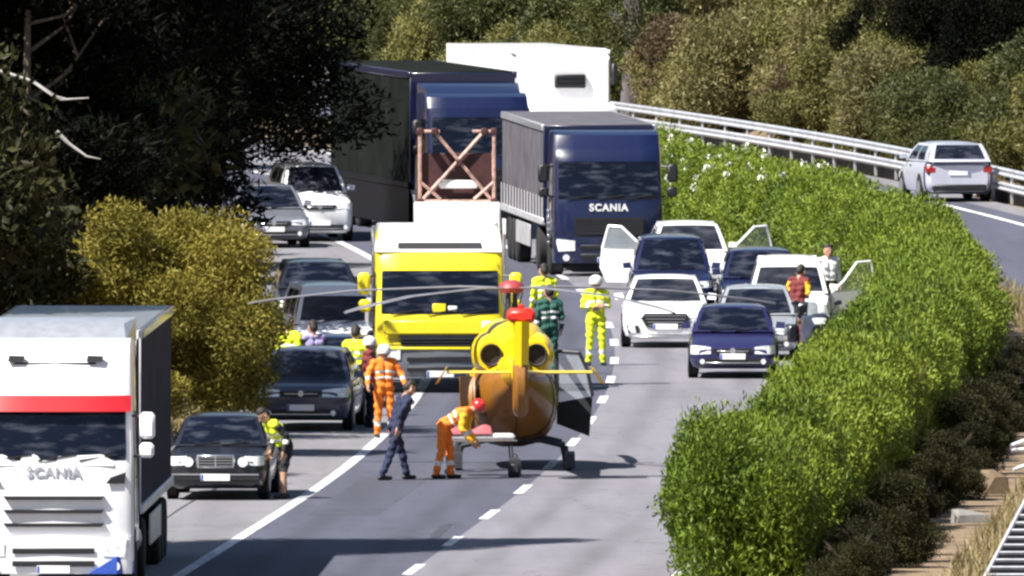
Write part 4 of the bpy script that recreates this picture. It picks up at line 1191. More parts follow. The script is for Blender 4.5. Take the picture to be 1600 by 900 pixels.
# --- yellow and white recovery lorry
g = ground_point(688, 614)
t = thing('recovery_lorry', 'yellow and white recovery lorry behind the helicopter', 'lorry', g, -math.atan(-.03), 'lorries')
cab(t, 'yellow', H=3.12, glass_z=(1.52, 2.36), depth=2.2, bumper='grey', visor=None, grille_n=2, grille_z=(.92, 1.12), lower=None, lamp_z=.75)
rf = MB().hull([Vector((sx * a, y, z)) for sx in (-1, 1) for a, y, z in ((1.20, .36, 2.72), (1.16, .60, 3.10), (1.05, .9, 3.24), (1.18, 2.2, 3.24), (1.24, 2.2, 2.75), (1.24, .5, 2.72))]).build('roof_cap', M['white'], t)
MB().hull([Vector((sx * a, y, z)) for sx in (-1, 1) for a, y, z in ((.82, .38, 2.80), (.80, .46, 2.90), (.7, .55, 2.9), (.7, .5, 2.8))]).build('roof_slot', M['black'], rf)
MB().box(0, -.035, 1.27, 2.2, .06, .28, 0, .03).build('front_panel', M['yellow'], t)
MB().box(.98, -.05, 1.26, .36, .06, .26, 0, .02).build('corner_panel', M['white'], t)
MB().box(0, -.09, .865, 2.2, .06, .05, 0, .01).build('front_strip', M['yellow'], t)
for k in range(3): MB().box(0, -.10, 1.05 - k * .06, 2.0, .03, .018).build('grille_bar', M['steel_dark'], t)
MB().box(-.02, .05, 1.64, .26, .03, .17, 0, .03).build('dashboard_sign', M['yellow'], t)
MB().box(.24, .06, 1.62, .18, .03, .12, 0, .02).build('dashboard_paper', M['white'], t)
chassis(t, .8, 8.5); truck_wheels(t, [1.4, 6.0, 7.3])
bd = MB(); bd.box(0, 5.4, 1.35, 2.5, 6.0, .5, 0, .04); bd.build('recovery_deck', M['white'], t)
for sg in (-1, 1): MB().box(sg * 1.2, 3.2, 2.2, .1, .5, 1.9, 0, .03).build('deck_pillar', M['white'], t)
# white box and lattice above the cab
hb = MB().box(.42, 3.4, 3.36, 1.68, .6, .50, 0, .03).build('head_box', M['white'], t)
for sg in (-1, 1): MB().box(.42 + sg * .75, 3.5, 2.3, .12, .12, 1.7, 0, .02).build('mast', M['white'], t)
M['rust'] = mat('dark_red_plate', (.05, .014, .016), .7, var=.4, scale=4)
M['lattice'] = mat('pinkish_lattice_paint', (.40, .25, .21), .5, var=.45, scale=9)
lat = [((-.30, 3.62), (-.30, 4.98)), ((1.14, 3.62), (1.14, 4.98)), ((-.30, 3.62), (1.14, 3.62)), ((-.30, 4.98), (.08, 4.98)), ((.72, 4.98), (1.14, 4.98)), ((-.24, 3.66), (.95, 4.98)), ((1.08, 3.66), (-.02, 4.98)), ((-.30, 4.0), (.1, 3.66)), ((1.14, 4.0), (.75, 3.66))]
for a, b in lat:
    for yy in (3.35, 3.65):
        MB().path([(a[0], yy, a[1]), (b[0], yy, b[1])], .035, 6).build('lattice_bar', M['lattice'], t)
for bx_, bz_ in ((-.30, 3.62), (1.14, 3.62), (-.30, 4.98), (1.14, 4.98), (.46, 4.38), (-.02, 4.98), (.95, 4.98)): MB().box(bx_, 3.5, bz_, .13, .42, .13, 0, .02).build('bracket', M['rust'], t)
MB().box(.45, 3.5, 3.95, .75, .25, .16, 0, .03).build('winch_housing', M['white_dull'], t)
wh = MB().box(.42, 3.75, 4.1, 1.5, .06, .9, 0, .02).build('back_plate', M['rust'], t)
MB().hull([Vector(p) for p in [(1.28, 2.3, 3.3), (1.34, 2.3, 3.3), (1.30, 2.3, 2.2), (1.33, 2.3, 2.2), (1.28, 2.9, 3.3), (1.34, 2.9, 3.3), (1.30, 2.6, 2.2)]]).build('side_panel', M['white'], t)

# --- dark articulated lorry in the running lane
g = ground_point(752, 374)
t = thing('dark_lorry', 'dark blue lorry with a tall dark curtain trailer beside the pines', 'lorry', g, -math.atan(-.15), 'lorries')
cab(t, 'truck_blue', H=3.4, glass_z=(1.95, 2.85), depth=2.2, visor=None, grille_n=4)
chassis(t, .8, 6.0); truck_wheels(t, [1.45, 5.0])
MB().hull([Vector((sx * a, y, z)) for sx in (-1, 1) for a, y, z in ((1.05, .8, 3.35), (1.2, 2.2, 3.3), (1.2, 2.2, 3.62), (1.0, 1.4, 3.55))]).build('roof_deflector', M['truck_blue'], t)
trailer(t, 3.0, 13.2, z1=3.86, side='tarp_dark', front='navy', rail='navy', roof_m='tarp_dark', strap=False, guard='matte_black')
for sg in (-1, 1): MB().box(sg * 1.24, 9.6, .68, .05, 13.0, .92, 0, .01).build('side_skirt', M['matte_black'], t)

# --- blue articulated lorry
g = ground_point(951, 432)
t = thing('blue_lorry', 'deep blue lorry with pale front lettering in the middle of the carriageway', 'lorry', g, -math.atan(-.07), 'lorries')
cab(t, 'truck_blue', W=2.45, H=3.22, glass_z=(1.72, 2.55), depth=2.2, visor=None, grille_n=5, grille_z=(.95, 1.30), text='SCANIA', text_m=M['white_dull'], bumper='navy')
chassis(t, .8, 6.0); truck_wheels(t, [1.45, 5.0])
for k in range(6): MB().box(-1.28, .9 + .02 * k, .75 + k * .14, .06, .3, .05, 0, .01).build('step', M['chrome'], t)
trailer(t, 2.9, 13.2, z0=1.1, z1=3.32, side='tarp_grey', front='navy', rail='silver', roof_m='tarp_grey')

# --- white box lorry furthest back
g = ground_point(900, 318)
t = thing('white_box_lorry', 'white box lorry with a small dark grille, furthest back in the queue', 'lorry', g, -math.atan(-.22), 'lorries')
cab(t, 'white', W=2.4, H=2.45, glass_z=(1.35, 2.1), depth=1.8, visor=None, grille_n=3, grille_z=(.85, 1.15), mirrors=False)
chassis(t, .8, 8.0); truck_wheels(t, [1.3, 6.6])
bx = MB(); bx.hull([Vector((sx * a, y, z)) for sx in (-1, 1) for a, y, z in ((1.27, 1.85, 1.0), (1.27, 9.2, 1.0), (1.27, 9.2, 3.78), (1.27, 1.85, 3.60), (1.20, 1.7, 3.5), (1.2, 1.7, 2.2), (1.2, 2.0, 3.78))]).build('cargo_box', M['white'], t)
un = MB().box(.22, 1.66, 2.98, .78, .10, .34, 0, .03).build('cooling_grille', M['black'], t)
for k in range(3): MB().box(.22, 1.60, 2.88 + k * .1, .70, .02, .02).build('grille_slat', M['steel_dark'], un)
MB().box(1.34, 1.7, 3.15, .14, .14, .55, 0, .04).build('marker_arm', M['black'], t)
for sg in (-1, 1): MB().box(sg * 1.22, 5.4, 3.70, .1, 7.3, .1, 0, .02).build('roof_rail', M['white_dull'], t)
# ------------------------------------------------------------------ helicopter
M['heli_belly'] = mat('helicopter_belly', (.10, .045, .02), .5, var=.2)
M['heli_yellow_shade'] = mat('helicopter_yellow_shade', (.22, .088, .008), .45, var=.12, coat=.3)  # yellow with its shade painted in, for the rear underside and duct
M['heli_red'] = mat('helicopter_red', (.62, .03, .015), .4)
M['rotor'] = mat('rotor_blade_grey', (.16, .16, .18), .5, var=.3, scale=1)
M['rotor_hub'] = mat('rotor_hub_pink_red', (.30, .04, .05), .5)
M['soot'] = mat('sooty_exhaust', (.02, .014, .012), .7)
def helicopter():
    g = ground_point(800, 731)
    t = thing('helicopter', 'yellow rescue helicopter with red fin tip standing on the carriageway', 'helicopter', g, math.radians(1.5))
    def ring(y, hw, z0, z1, n=22, p=2.5):
        zc, hh = (z0 + z1) / 2, (z1 - z0) / 2
        out = []
        for k in range(n):
            a = 2 * math.pi * k / n
            ca, sa = math.cos(a), math.sin(a)
            out.append((hw * math.copysign(abs(ca) ** (2 / p), ca), y, zc + hh * math.copysign(abs(sa) ** (2 / p), sa)))
        return out
    # cabin pod (nose points away from the camera)
    f = MB()
    secs = [(-2.45, .12, 1.50, 1.78), (-2.1, .38, 1.24, 1.82), (-1.6, .58, .90, 1.86), (-1.05, .72, .58, 1.92), (-.5, .79, .40, 1.97), (.8, .80, .36, 2.0), (1.7, .80, .36, 1.98), (2.4, .76, .38, 1.86), (2.95, .64, .42, 1.6), (3.35, .45, .5, 1.25), (3.6, .2, .62, .95)]
    f.loft([ring(*s) for s in secs])
    pod = f.build('fuselage', [M['heli_yellow'], M['heli_belly'], M['glass'], M['heli_yellow_shade']], t)
    me = pod.data
    for pl in me.polygons:
        c = pl.center
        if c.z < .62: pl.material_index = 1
        elif c.y > 2.3 and c.z > .8: pl.material_index = 2
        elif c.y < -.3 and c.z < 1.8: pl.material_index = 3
    for sg in (-1, 1):
        for y0_, y1_ in ((-.35, .55), (.75, 1.55)):
            w = MB().patch(lambda u, v: (sg * (.812 - .035 * v * v), y0_ + (y1_ - y0_) * u, 1.12 + .58 * v), nu=4, nv=3)
            w.build('cabin_window', M['glass'], t, True)
    for ys, hw_, za, zb2 in ((-1.05, .722, .58, 1.92), (.15, .792, .38, 1.98), (1.65, .802, .36, 1.985)):
        rg_ = ring(ys, hw_ + .006, za - .006, zb2 + .006)
        MB().path(rg_ + rg_[:1], .007, 4).build('panel_seam', M['black'], t)
    # clamshell door seam and the open clamshell half
    MB().path([(0.06, -2.47, 1.5), (.05, -2.12, 1.22), (.04, -1.62, .87), (.03, -1.07, .55)], .012, 5).build('clamshell_seam', M['black'], t)
    cs = MB()
    def clam(off):
        def fn(u, v):
            a = math.pi * (u * .5 + .5)
            yy = -.55 - 1.15 * math.sin(v * math.pi / 2) * .9
            return (-.70 - .22 * math.sin(u * math.pi) - .05 + off, -1.2 - .55 * u * (.4 + .6 * math.sin(v * math.pi)), .62 + 1.05 * v)
        return fn
    cs.patch(clam(0), nu=8, nv=6); cs.patch(clam(.05), nu=8, nv=6)
    cs.build('open_clamshell_door', M['heli_yellow_shade'], t)
    MB().path([(-.55, -1.15, 1.55), (-.95, -1.35, 1.25)], .018, 6).build('door_strut', M['chrome'], t)
    # engine cowling: centre spine and the two engine bulges with exhaust pipes
    c = MB(); c.loft([ring(y, hw, z0, z1) for y, hw, z0, z1 in ((-1.3, .18, 1.95, 2.35), (-.9, .45, 1.75, 2.5), (-.2, .60, 1.7, 2.62), (.6, .60, 1.7, 2.66), (1.3, .45, 1.75, 2.5), (1.9, .2, 1.8, 2.15))]); c.build('engine_cowling', M['heli_yellow'], t)
    for sg in (-1, 1):
        b = MB(); b.loft([[(x + sg * .40, y, z) for x, y, z in ring(y_, hw, z0, z1, 18, 2.2)] for y_, hw, z0, z1 in ((-1.18, .235, 1.78, 2.30), (-1.0, .30, 1.70, 2.38), (-.5, .34, 1.65, 2.44), (.4, .32, 1.65, 2.42), (.9, .16, 1.75, 2.3))]); b.build('engine_bulge', M['heli_yellow'], t)
        e = MB(); e.lathe([(-.03, .02), (-.03, .155), (-.10, .165), (-.12, .185), (.12, .19), (.12, .02)], (sg * .40, -1.20, 2.05), 'y', 18)
        ex = e.build('exhaust', M['soot'], t)
        MB().lathe([(0, .192), (-.03, .205), (-.05, .20), (-.05, .185), (0, .192)], (sg * .40, -1.26, 2.05), 'y', 18, 0, False).build('exhaust_ring', M['steel_dark'], ex)
        for k in range(4): MB().box(sg * .735, -.35 + k * .14, 2.08, .02, .08, .16, 0, .006).build('cooling_vent', M['black'], t)
    # mast, hub and five blades
    MB().lathe([(0, .16), (.25, .12), (.5, .10), (.62, .10)], (0, .35, 2.6), 'z', 14).build('rotor_mast', M['steel_dark'], t)
    hub = MB().lathe([(-.08, .10), (-.06, .20), (.02, .24), (.10, .20), (.15, .10), (.16, .01)], (0, .35, 3.18), 'z', 16).build('rotor_hub', M['rotor_hub'], t)
    for k in range(4): MB().tube((.1 * math.cos(k * 1.57), .35 + .1 * math.sin(k * 1.57), 2.75), (.2 * math.cos(k * 1.57), .35 + .2 * math.sin(k * 1.57), 3.12), .018, .018, 6).build('pitch_link', M['chrome'], hub)
    for ang in (232, 304, 16, 88, 160):
        a = math.radians(ang); d = Vector((math.cos(a), math.sin(a), 0)); s = Vector((-math.sin(a), math.cos(a), 0))
        b = MB(); rings = []
        for r, ch, dz in ((.28, .10, 0), (.7, .12, .01), (1.0, .22, .012), (3.0, .22, -.08), (4.4, .22, -.24), (4.8, .18, -.30), (4.95, .07, -.33)):
            p = Vector((0, .35, 3.20)) + d * r + Vector((0, 0, dz))
            rings.append([p + s * ch * .5, p + s * ch * .15 + Vector((0, 0, .022)), p - s * ch * .5 + Vector((0, 0, .006)), p + s * ch * .15 - Vector((0, 0, .016))])
        b.loft(rings); b.build('rotor_blade', M['rotor'], t)
    # tail boom, fin, shrouded tail rotor, stabiliser
    tb = MB(); tb.loft([ring(y, hw, z0, z1, 16, 2.2) for y, hw, z0, z1 in ((-.9, .34, 1.45, 2.1), (-1.8, .28, 1.5, 2.05), (-3.2, .22, 1.6, 2.03), (-4.6, .17, 1.68, 2.0), (-5.2, .15, 1.68, 1.98))]); tb.build('tail_boom', M['heli_yellow'], t)
    du = MB()
    n = 24
    rr = []
    for x, r in ((-.10, .46), (-.125, .54), (-.06, .61), (.06, .61), (.125, .54), (.10, .46), (.04, .42), (-.04, .42)):
        rr.append([(x, -5.72 + r * math.cos(2 * math.pi * k / n), 1.66 + r * .92 * math.sin(2 * math.pi * k / n)) for k in range(n)])
    rr.append(rr[0]); du.loft(rr, 0, False); duct = du.build('tail_rotor_duct', M['heli_yellow_shade'], t)
    MB().lathe([(-.1, .02), (-.1, .12), (.1, .12), (.1, .02)], (0, -5.72, 1.62), 'x', 12).build('tail_rotor_hub', M['black'], duct)
    for k in range(10):
        a = 2 * math.pi * k / 10
        MB().add([(-.02, -5.72 + q * math.cos(a) - w * math.sin(a), 1.62 + q * math.sin(a) + w * math.cos(a)) for q, w in ((.1, -.03), (.45, -.04), (.45, .04), (.1, .03))] + [(.02, -5.72 + q * math.cos(a) - w * math.sin(a), 1.62 + q * math.sin(a) + w * math.cos(a)) for q, w in ((.1, -.03), (.45, -.04), (.45, .04), (.1, .03))], [(0, 1, 2, 3), (7, 6, 5, 4), (0, 4, 5, 1), (2, 6, 7, 3)]).build('tail_rotor_blade', M['black'], duct)
    fin = MB(); fin.loft([[(-w, y0_, z), (-w * .9, (y0_ + y1_) / 2, z), (0, y1_, z), (w * .9, (y0_ + y1_) / 2, z), (w, y0_, z), (0, y0_ - .12, z)] for z, y0_, y1_, w in ((1.75, -6.0, -4.8, .11), (2.15, -6.15, -5.1, .13), (2.5, -6.28, -5.45, .14), (2.80, -6.38, -5.75, .14))])
    fin.build('fin', M['heli_yellow'], t)
    MB().box(0, -6.12, 2.90, .50, .62, .25, 0, .07).build('fin_tip', M['heli_red'], t)
    MB().lathe([(0, .05), (.06, .05), (.08, .02)], (0, -6.2, 3.02), 'z', 10).build('fin_lamp', M['heli_red'], t)
    for sg in (-1, 1):
        s_ = MB(); s_.loft([[(sg * x, -4.75, 1.86), (sg * x, -4.95, 1.895), (sg * x, -5.2, 1.86), (sg * x, -4.95, 1.835)] for x in (.12, .7, 1.28)]); s_.build('stabiliser', M['heli_yellow'], t)
        MB().hull([Vector((sg * x, y, z)) for x, y, z in ((1.26, -4.65, 1.95), (1.30, -5.3, 1.95), (1.42, -4.9, 1.68), (1.50, -5.35, 1.66), (1.28, -4.65, 1.95), (1.45, -4.9, 1.68))]).build('end_plate', M['heli_yellow'], t)
    # skids
    for sg in (-1, 1):
        MB().path([(sg * 1.0, -1.5, .12), (sg * 1.0, -1.2, .06), (sg * 1.0, 1.7, .06), (sg * 1.0, 2.1, .14), (sg * 1.0, 2.25, .26)], .055, 10).build('skid', M['steel_dark'], t)
        MB().hull([Vector((sg * 1.0 + a, y, z)) for a in (-.08, .08) for y, z in ((-1.55, .05), (-1.1, .05), (-1.2, .34), (-1.5, .30))]).build('skid_shoe', M['steel_dark'], t)
    for y in (-.75, 1.2):
        MB().path([(-1.0, y, .06), (-.92, y, .42), (-.5, y, .52), (.5, y, .52), (.92, y, .42), (1.0, y, .06)], .05, 8).build('cross_tube', M['steel_dark'], t)
    # open cockpit door on the photo's right
    dr = link('open_cockpit_door', bpy.data.meshes.new('open_cockpit_door'), t)
    m = MB(); xx = [(0, .72), (.62, .64), (.66, 1.2), (.44, 2.0), (.02, 2.02)]
    m.hull([Vector((.83 + x, 1.9 + x * -.25 + dy, z)) for dy in (0, .05) for x, z in ((.02, .72), (.60, .50), (.66, 1.22), (.02, 1.1))])
    me = m.mesh('open_cockpit_door'); me.materials.append(M['steel_dark']); dr.data = me
    pts = [(.02, 1.1), (.02, 2.02), (.42, 2.0), (.56, 1.7), (.66, 1.22)]
    MB().path([(.83 + x, 1.92 - .25 * x, z) for x, z in pts], .035, 6).build('door_frame', M['steel_dark'], dr)
    MB().add([(.83 + x, 1.92 - .25 * x, z) for x, z in pts], [(0, 1, 2, 3, 4)]).build('door_pane', M['pane'], dr, False, False)
    for y in (-1.0, .0): MB().path([(0, y, 2.6 if y == 0 else 2.45), (0, y - .1, 2.95 if y == 0 else 2.7)], .012, 5).build('antenna', M['black'], t)
helicopter()

# stretcher being loaded through the clamshell doors
g = ground_point(722, 742)
t = thing('stretcher', 'white-sheeted stretcher with pinkish blanket half inside the helicopter', 'stretcher', (g.x, g.y - .35, 0), math.radians(6))
M['sheet'] = mat('white_sheet', (.72, .70, .72), .8, bump=.5, bscale=9)
M['blanket'] = mat('dull_red_blanket', (.36, .09, .11), .85, var=.2, scale=4, bump=.6, bscale=9)
fr = MB()
for sg in (-1, 1): fr.path([(-.35, sg * .26, .62), (.95, sg * .26, .62)], .02, 6)
for x in (-.3, .3, .9): fr.path([(x, -.26, .62), (x, .26, .62)], .015, 6)
fr.build('frame', M['chrome'], t)
for x in (-.28, .85):
    for sg in (-1, 1):
        lg = MB(); lg.path([(x, sg * .24, .62), (x + .05, sg * .24, .08)], .016, 6); lg.lathe([(-.02, .02), (-.02, .06), (.02, .06), (.02, .02)], (x + .05, sg * .24, .06), 'y', 12); lg.build('leg', M['steel_dark'], t)
MB().box(.3, 0, .69, 1.25, .50, .10, 0, .04).build('mattress', M['sheet'], t)
bl = MB().patch(lambda u, v: (-.25 + .75 * u, -.27 + .54 * v, .745 + .16 * math.sin(v * 3.14) * (.7 + .3 * math.sin(u * 9)) ), nu=10, nv=8); bl.build('blanket', M['blanket'], t)
g = ground_point(804, 746)
t = thing('equipment_bag', 'dark upright equipment bag on the road under the helicopter belly', 'bag', g)
MB().hull([Vector((sx * a, sy * b, z)) for sx in (-1, 1) for sy in (-1, 1) for a, b, z in ((.10, .08, 0), (.12, .10, .06), (.11, .09, .30), (.06, .05, .36))]).build('bag_body', M['black'], t)
MB().path([(-.05, 0, .35), (-.03, 0, .41), (.03, 0, .41), (.05, 0, .35)], .012, 6).build('handle', M['black'], t)
MB().box(0, -.10, .16, .16, .04, .16, 0, .02).build('pocket', M['steel_dark'], t)

# ------------------------------------------------------------------ people
M['skin'] = mat('skin', (.42, .24, .17), .55, var=.06)
M['hair'] = mat('dark_hair', (.015, .012, .010), .7)
M['hivis_yellow'] = mat('hivis_yellow_cloth', (.62, .72, .02), .75, var=.1, scale=5, bump=.3, bscale=25)
M['hivis_orange'] = mat('hivis_orange_cloth', (.85, .20, .015), .75, var=.1, scale=5, bump=.3, bscale=25)
M['amber_cloth'] = mat('amber_cloth', (.85, .42, .02), .75, var=.1, scale=5, bump=.3, bscale=25)
M['red_cloth'] = mat('red_cloth', (.55, .03, .025), .8, var=.12, scale=5, bump=.3, bscale=25)
M['maroon_cloth'] = mat('maroon_cloth', (.14, .018, .018), .8, var=.12, scale=5, bump=.3, bscale=25)
M['navy_cloth'] = mat('navy_cloth', (.012, .018, .055), .85, var=.15, scale=5, bump=.3, bscale=25)
M['black_cloth'] = mat('black_cloth', (.014, .014, .018), .85, var=.2, scale=5, bump=.3, bscale=25)
M['green_cloth'] = mat('dark_green_cloth', (.012, .075, .055), .85, var=.15, scale=5, bump=.3, bscale=25)
M['white_cloth'] = mat('white_cloth', (.70, .70, .72), .8, var=.08, scale=5, bump=.3, bscale=25)
M['lilac_cloth'] = mat('lilac_cloth', (.28, .24, .42), .8, var=.1, scale=5, bump=.3, bscale=25)
M['reflective'] = mat('reflective_tape', (.75, .76, .72), .4, var=.05)
M['leather'] = mat('boot_leather', (.012, .011, .011), .5)
M['helmet_red'] = mat('red_helmet_shell', (.50, .02, .025), .3, coat=.4)
M['helmet_white'] = mat('white_helmet_shell', (.75, .75, .76), .3, coat=.4)

def capsule(mb, a, b, ra, rb, n=10):
    a, b = Vector(a), Vector(b)
    d = b - a
    L = d.length
    q = (d if L > 1e-5 else Vector((0, 0, 1))).to_track_quat('Z', 'Y')
    rings = []
    def rg(z, r): return [a + q @ Vector((r * math.cos(2 * math.pi * k / n), r * math.sin(2 * math.pi * k / n), z)) for k in range(n)]
    for th in (-80, -50, -22): rings.append(rg(ra * math.sin(math.radians(th)), ra * math.cos(math.radians(th))))
    rings.append(rg(0, ra)); rings.append(rg(L, rb))
    for th in (22, 50, 80): rings.append(rg(L + rb * math.sin(math.radians(th)), rb * math.cos(math.radians(th))))
    mb.loft(rings)

def person(label, px, py, face=0.0, h=1.75, lean=0.0, side=0.0, top='hivis_yellow', legs='navy_cloth', hat=None, vest=None, bare_legs=False, stripes=True, pose=None, loc=None, sleeve=None, voxel=.0105, twist=0.0, group='people around the helicopter', head_pitch=0.0, legband=None):
    """face: 0 looks at the camera, +90 looks to the photo's right; lean bends the trunk forward at the hips"""
    g = ground_point(px, py) if loc is None else Vector(loc)
    t = thing('person', label, 'person', g, math.radians(face), group)
    J = {'pel': (0, 0, .93), 'waist': (0, 0, 1.08), 'chest': (0, .01, 1.30), 'neck': (0, .015, 1.47), 'head': (0, -.005, 1.60)}
    for s, sg in (('l', -1), ('r', 1)):
        J['sh' + s] = (sg * .185, .015, 1.40); J['el' + s] = (sg * .245, .04, 1.13); J['ha' + s] = (sg * .25, -.04, .88)
        J['hip' + s] = (sg * .095, 0, .90); J['kn' + s] = (sg * .105, -.02, .49); J['an' + s] = (sg * .11, .02, .085)
    if pose: J.update(pose)
    J = {k: Vector(v) for k, v in J.items()}
    upper = ['waist', 'chest', 'neck', 'head', 'shl', 'ell', 'hal', 'shr', 'elr', 'har']
    rot = Matrix.Rotation(math.radians(lean), 3, 'X') @ Matrix.Rotation(math.radians(side), 3, 'Y') @ Matrix.Rotation(math.radians(twist), 3, 'Z')
    for k in upper:
        if pose and k in pose and k[:2] in ('el', 'ha') and pose.get('abs'): continue
        J[k] = J['pel'] + rot @ (J[k] - J['pel'])
    sc = h / 1.75
    caps = []           # (a, b, ra, rb, tag)
    def C(a, b, ra, rb, tg): caps.append((Vector(a) * sc, Vector(b) * sc, ra * sc, rb * sc, tg))
    up = rot @ Vector((0, 0, 1)); fwd = rot @ Vector((0, -1, 0)); rt = rot @ Vector((1, 0, 0))
    hd = J['head']
    # head with face, ears
    hr = Matrix.Rotation(math.radians(head_pitch), 3, 'X')
    hu, hf = hr @ up, hr @ fwd
    C(hd + hu * .045, hd - hu * .03, .098, .088, 'skin'); C(hd + hf * .03 + hu * .01, hd + hf * .045 - hu * .085, .070, .045, 'skin')
    C(hd + hf * .102 + hu * .01, hd + hf * .118 - hu * .025, .010, .015, 'skin')
    for sg in (-1, 1):
        C(hd + rt * sg * .098, hd + rt * sg * .100 - hu * .04, .016, .012, 'skin')
        C(hd + hf * .094 + rt * sg * .033 + hu * .018, hd + hf * .095 + rt * sg * .034 + hu * .018, .011, .011, 'hair')
    C(hd + hf * .097 - hu * .065 - rt * .02, hd + hf * .097 - hu * .065 + rt * .02, .008, .008, 'lip')
    if not hat:
        C(hd + hu * .078 - hf * .005, hd + hu * .01 - hf * .045, .096, .086, 'hair')
    C(J['neck'] - up * .04, hd - up * .05, .058, .055, 'skin')
    # trunk
    for sg in (-1, 1):
        C(J['pel'] + rt * sg * .06 - up * .0, J['waist'] + rt * sg * .06, .115, .108, 'hips')
        C(J['waist'] + rt * sg * .06, J['chest'] + rt * sg * .085, .110, .125, 'torso')
        C(J['chest'] + rt * sg * .085, J['neck'] + rt * sg * .06 - up * .05, .120, .075, 'torso')
    for s, sg in (('l', -1), ('r', 1)):
        C(J['neck'] + rt * sg * .06 - up * .045, J['sh' + s], .070, .074, 'torso')
        C(J['sh' + s], J['el' + s], .070, .052, 'arm'); C(J['el' + s], J['ha' + s], .052, .036, 'fore')
        d = (J['ha' + s] - J['el' + s]).normalized()
        nrm = (rt * sg * -1).normalized(); side_v = d.cross(nrm)
        if side_v.length < .1: side_v = fwd
        side_v.normalize()
        palm = J['ha' + s] + d * .055
        C(J['ha' + s] + side_v * .02, palm + side_v * .024, .026, .022, 'hand'); C(J['ha' + s] - side_v * .02, palm - side_v * .024, .026, .022, 'hand')
        for q, ln in ((-.033, .060), (-.011, .078), (.011, .074), (.033, .066)):
            k0 = palm + side_v * q + d * .018; k1 = k0 + d * ln * .5 + nrm * .008; k2 = k1 + d * ln * .4 + nrm * .028
            C(k0, k1, .0105, .0098, 'hand'); C(k1, k2, .0098, .0088, 'hand')
        th = J['ha' + s] + side_v * .03 + d * .015
        C(th, th + side_v * .028 + d * .028, .012, .011, 'hand'); C(th + side_v * .028 + d * .028, th + side_v * .036 + d * .06 + nrm * .01, .011, .0095, 'hand')
        C(J['hip' + s], J['kn' + s], .098, .066, 'thigh'); C(J['kn' + s], J['an' + s], .064, .044 if bare_legs else .056, 'shin')
        if bare_legs: C(J['kn' + s].lerp(J['an' + s], .25) + Vector((0, .02, 0)), J['kn' + s].lerp(J['an' + s], .5), .05, .042, 'shin')
        an = J['an' + s]
        C(an - Vector((0, 0, .01)), Vector((an.x, an.y, an.z - .045)), .050, .046, 'boot')
        C(Vector((an.x, an.y + .045, an.z - .045)), Vector((an.x + sg * .015, an.y - .15, an.z - .05)), .042, .036, 'boot')
    mb = MB()
    for a, b, ra, rb, tg in caps: capsule(mb, a, b, ra, rb)
    me = mb.mesh('tmp', False, True)
    o = link('tmp', me)
    md = o.modifiers.new('r', 'REMESH'); md.mode = 'VOXEL'; md.voxel_size = voxel; md.use_smooth_shade = True
    sm = o.modifiers.new('s', 'SMOOTH'); sm.factor = .4; sm.iterations = 1
    dg = bpy.context.evaluated_depsgraph_get()
    me2 = bpy.data.meshes.new_from_object(o.evaluated_get(dg))
    bpy.data.objects.remove(o); bpy.data.meshes.remove(me)
    # cloth folds
    nv = len(me2.vertices)
    co = np.empty(nv * 3); me2.vertices.foreach_get('co', co); co = co.reshape(-1, 3)
    no = np.empty(nv * 3); me2.vertices.foreach_get('normal', no); no = no.reshape(-1, 3)
    A = np.array([c[0] for c in caps]); B = np.array([c[1] for c in caps]); RA = np.array([c[2] for c in caps]); RB = np.array([c[3] for c in caps])
    tags = [c[4] for c in caps]
    def nearest(p):
        best = np.full(len(p), 1e9); bi = np.zeros(len(p), int); bt = np.zeros(len(p))
        for i in range(len(caps)):
            ab = B[i] - A[i]; l2 = max(1e-9, float(ab @ ab))
            tt = np.clip(((p - A[i]) @ ab) / l2, 0, 1)
            dist = np.linalg.norm(p - A[i] - tt[:, None] * ab, axis=1) - (RA[i] + (RB[i] - RA[i]) * tt)
            k = dist < best; best[k] = dist[k]; bi[k] = i; bt[k] = tt[k]
        return bi, bt
    vi, vt = nearest(co)
    cloth = np.array([tags[i] in ('torso', 'arm', 'fore', 'thigh', 'shin', 'hips') and not (bare_legs and tags[i] == 'shin') for i in vi])
    ph = R.uniform(0, 6)
    fold = .006 * np.sin(co[:, 2] * 47 + 9 * co[:, 0] + ph) + .006 * np.sin(co[:, 0] * 31 + co[:, 2] * 23 + co[:, 1] * 27 + ph) + .004 * np.sin(co[:, 1] * 60 - co[:, 2] * 38)
    co = co + no * (np.where(cloth, fold + .006, 0))[:, None]
    me2.vertices.foreach_set('co', co.ravel())
    npoly = len(me2.polygons)
    pc = np.empty(npoly * 3); me2.polygons.foreach_get('center', pc); pc = pc.reshape(-1, 3)
    pi_, pt_ = nearest(pc)
    names = []
    def idx(n):
        if n not in names: names.append(n)
        return names.index(n)
    mi = np.zeros(npoly, np.int32)
    sl = sleeve or top
    for k in range(npoly):
        tg = tags[pi_[k]]; tt = pt_[k]
        if tg == 'skin' : n = 'skin'
        elif tg == 'lip': n = 'maroon_cloth'
        elif tg == 'hand': n = 'skin'
        elif tg == 'hair': n = 'hair'
        elif tg == 'torso': n = top
        elif tg == 'hips': n = (top if tt > .45 else legs)
        elif tg in ('arm', 'fore'):
            n = sl
            if stripes and tg == 'fore' and .25 < tt < .5: n = 'reflective'
        elif tg == 'thigh': n = legs
        elif tg == 'shin':
            n = 'skin' if bare_legs else legs
            if (legband or (stripes and legs.startswith(('hivis', 'amber')))) and .45 < tt < .65: n = legband or 'reflective'
        else: n = 'leather'
        if stripes and tg == 'torso':
            # tape round the chest and over the waist
            if pi_[k] >= 0 and RA[pi_[k]] > .105 * sc and RA[pi_[k]] < .112 * sc and (.12 < tt < .30 or .62 < tt < .80): n = 'reflective'
        mi[k] = idx(n)
    me2.polygons.foreach_set('material_index', mi)
    for n in names: me2.materials.append(M[n])
    me2.shade_smooth()
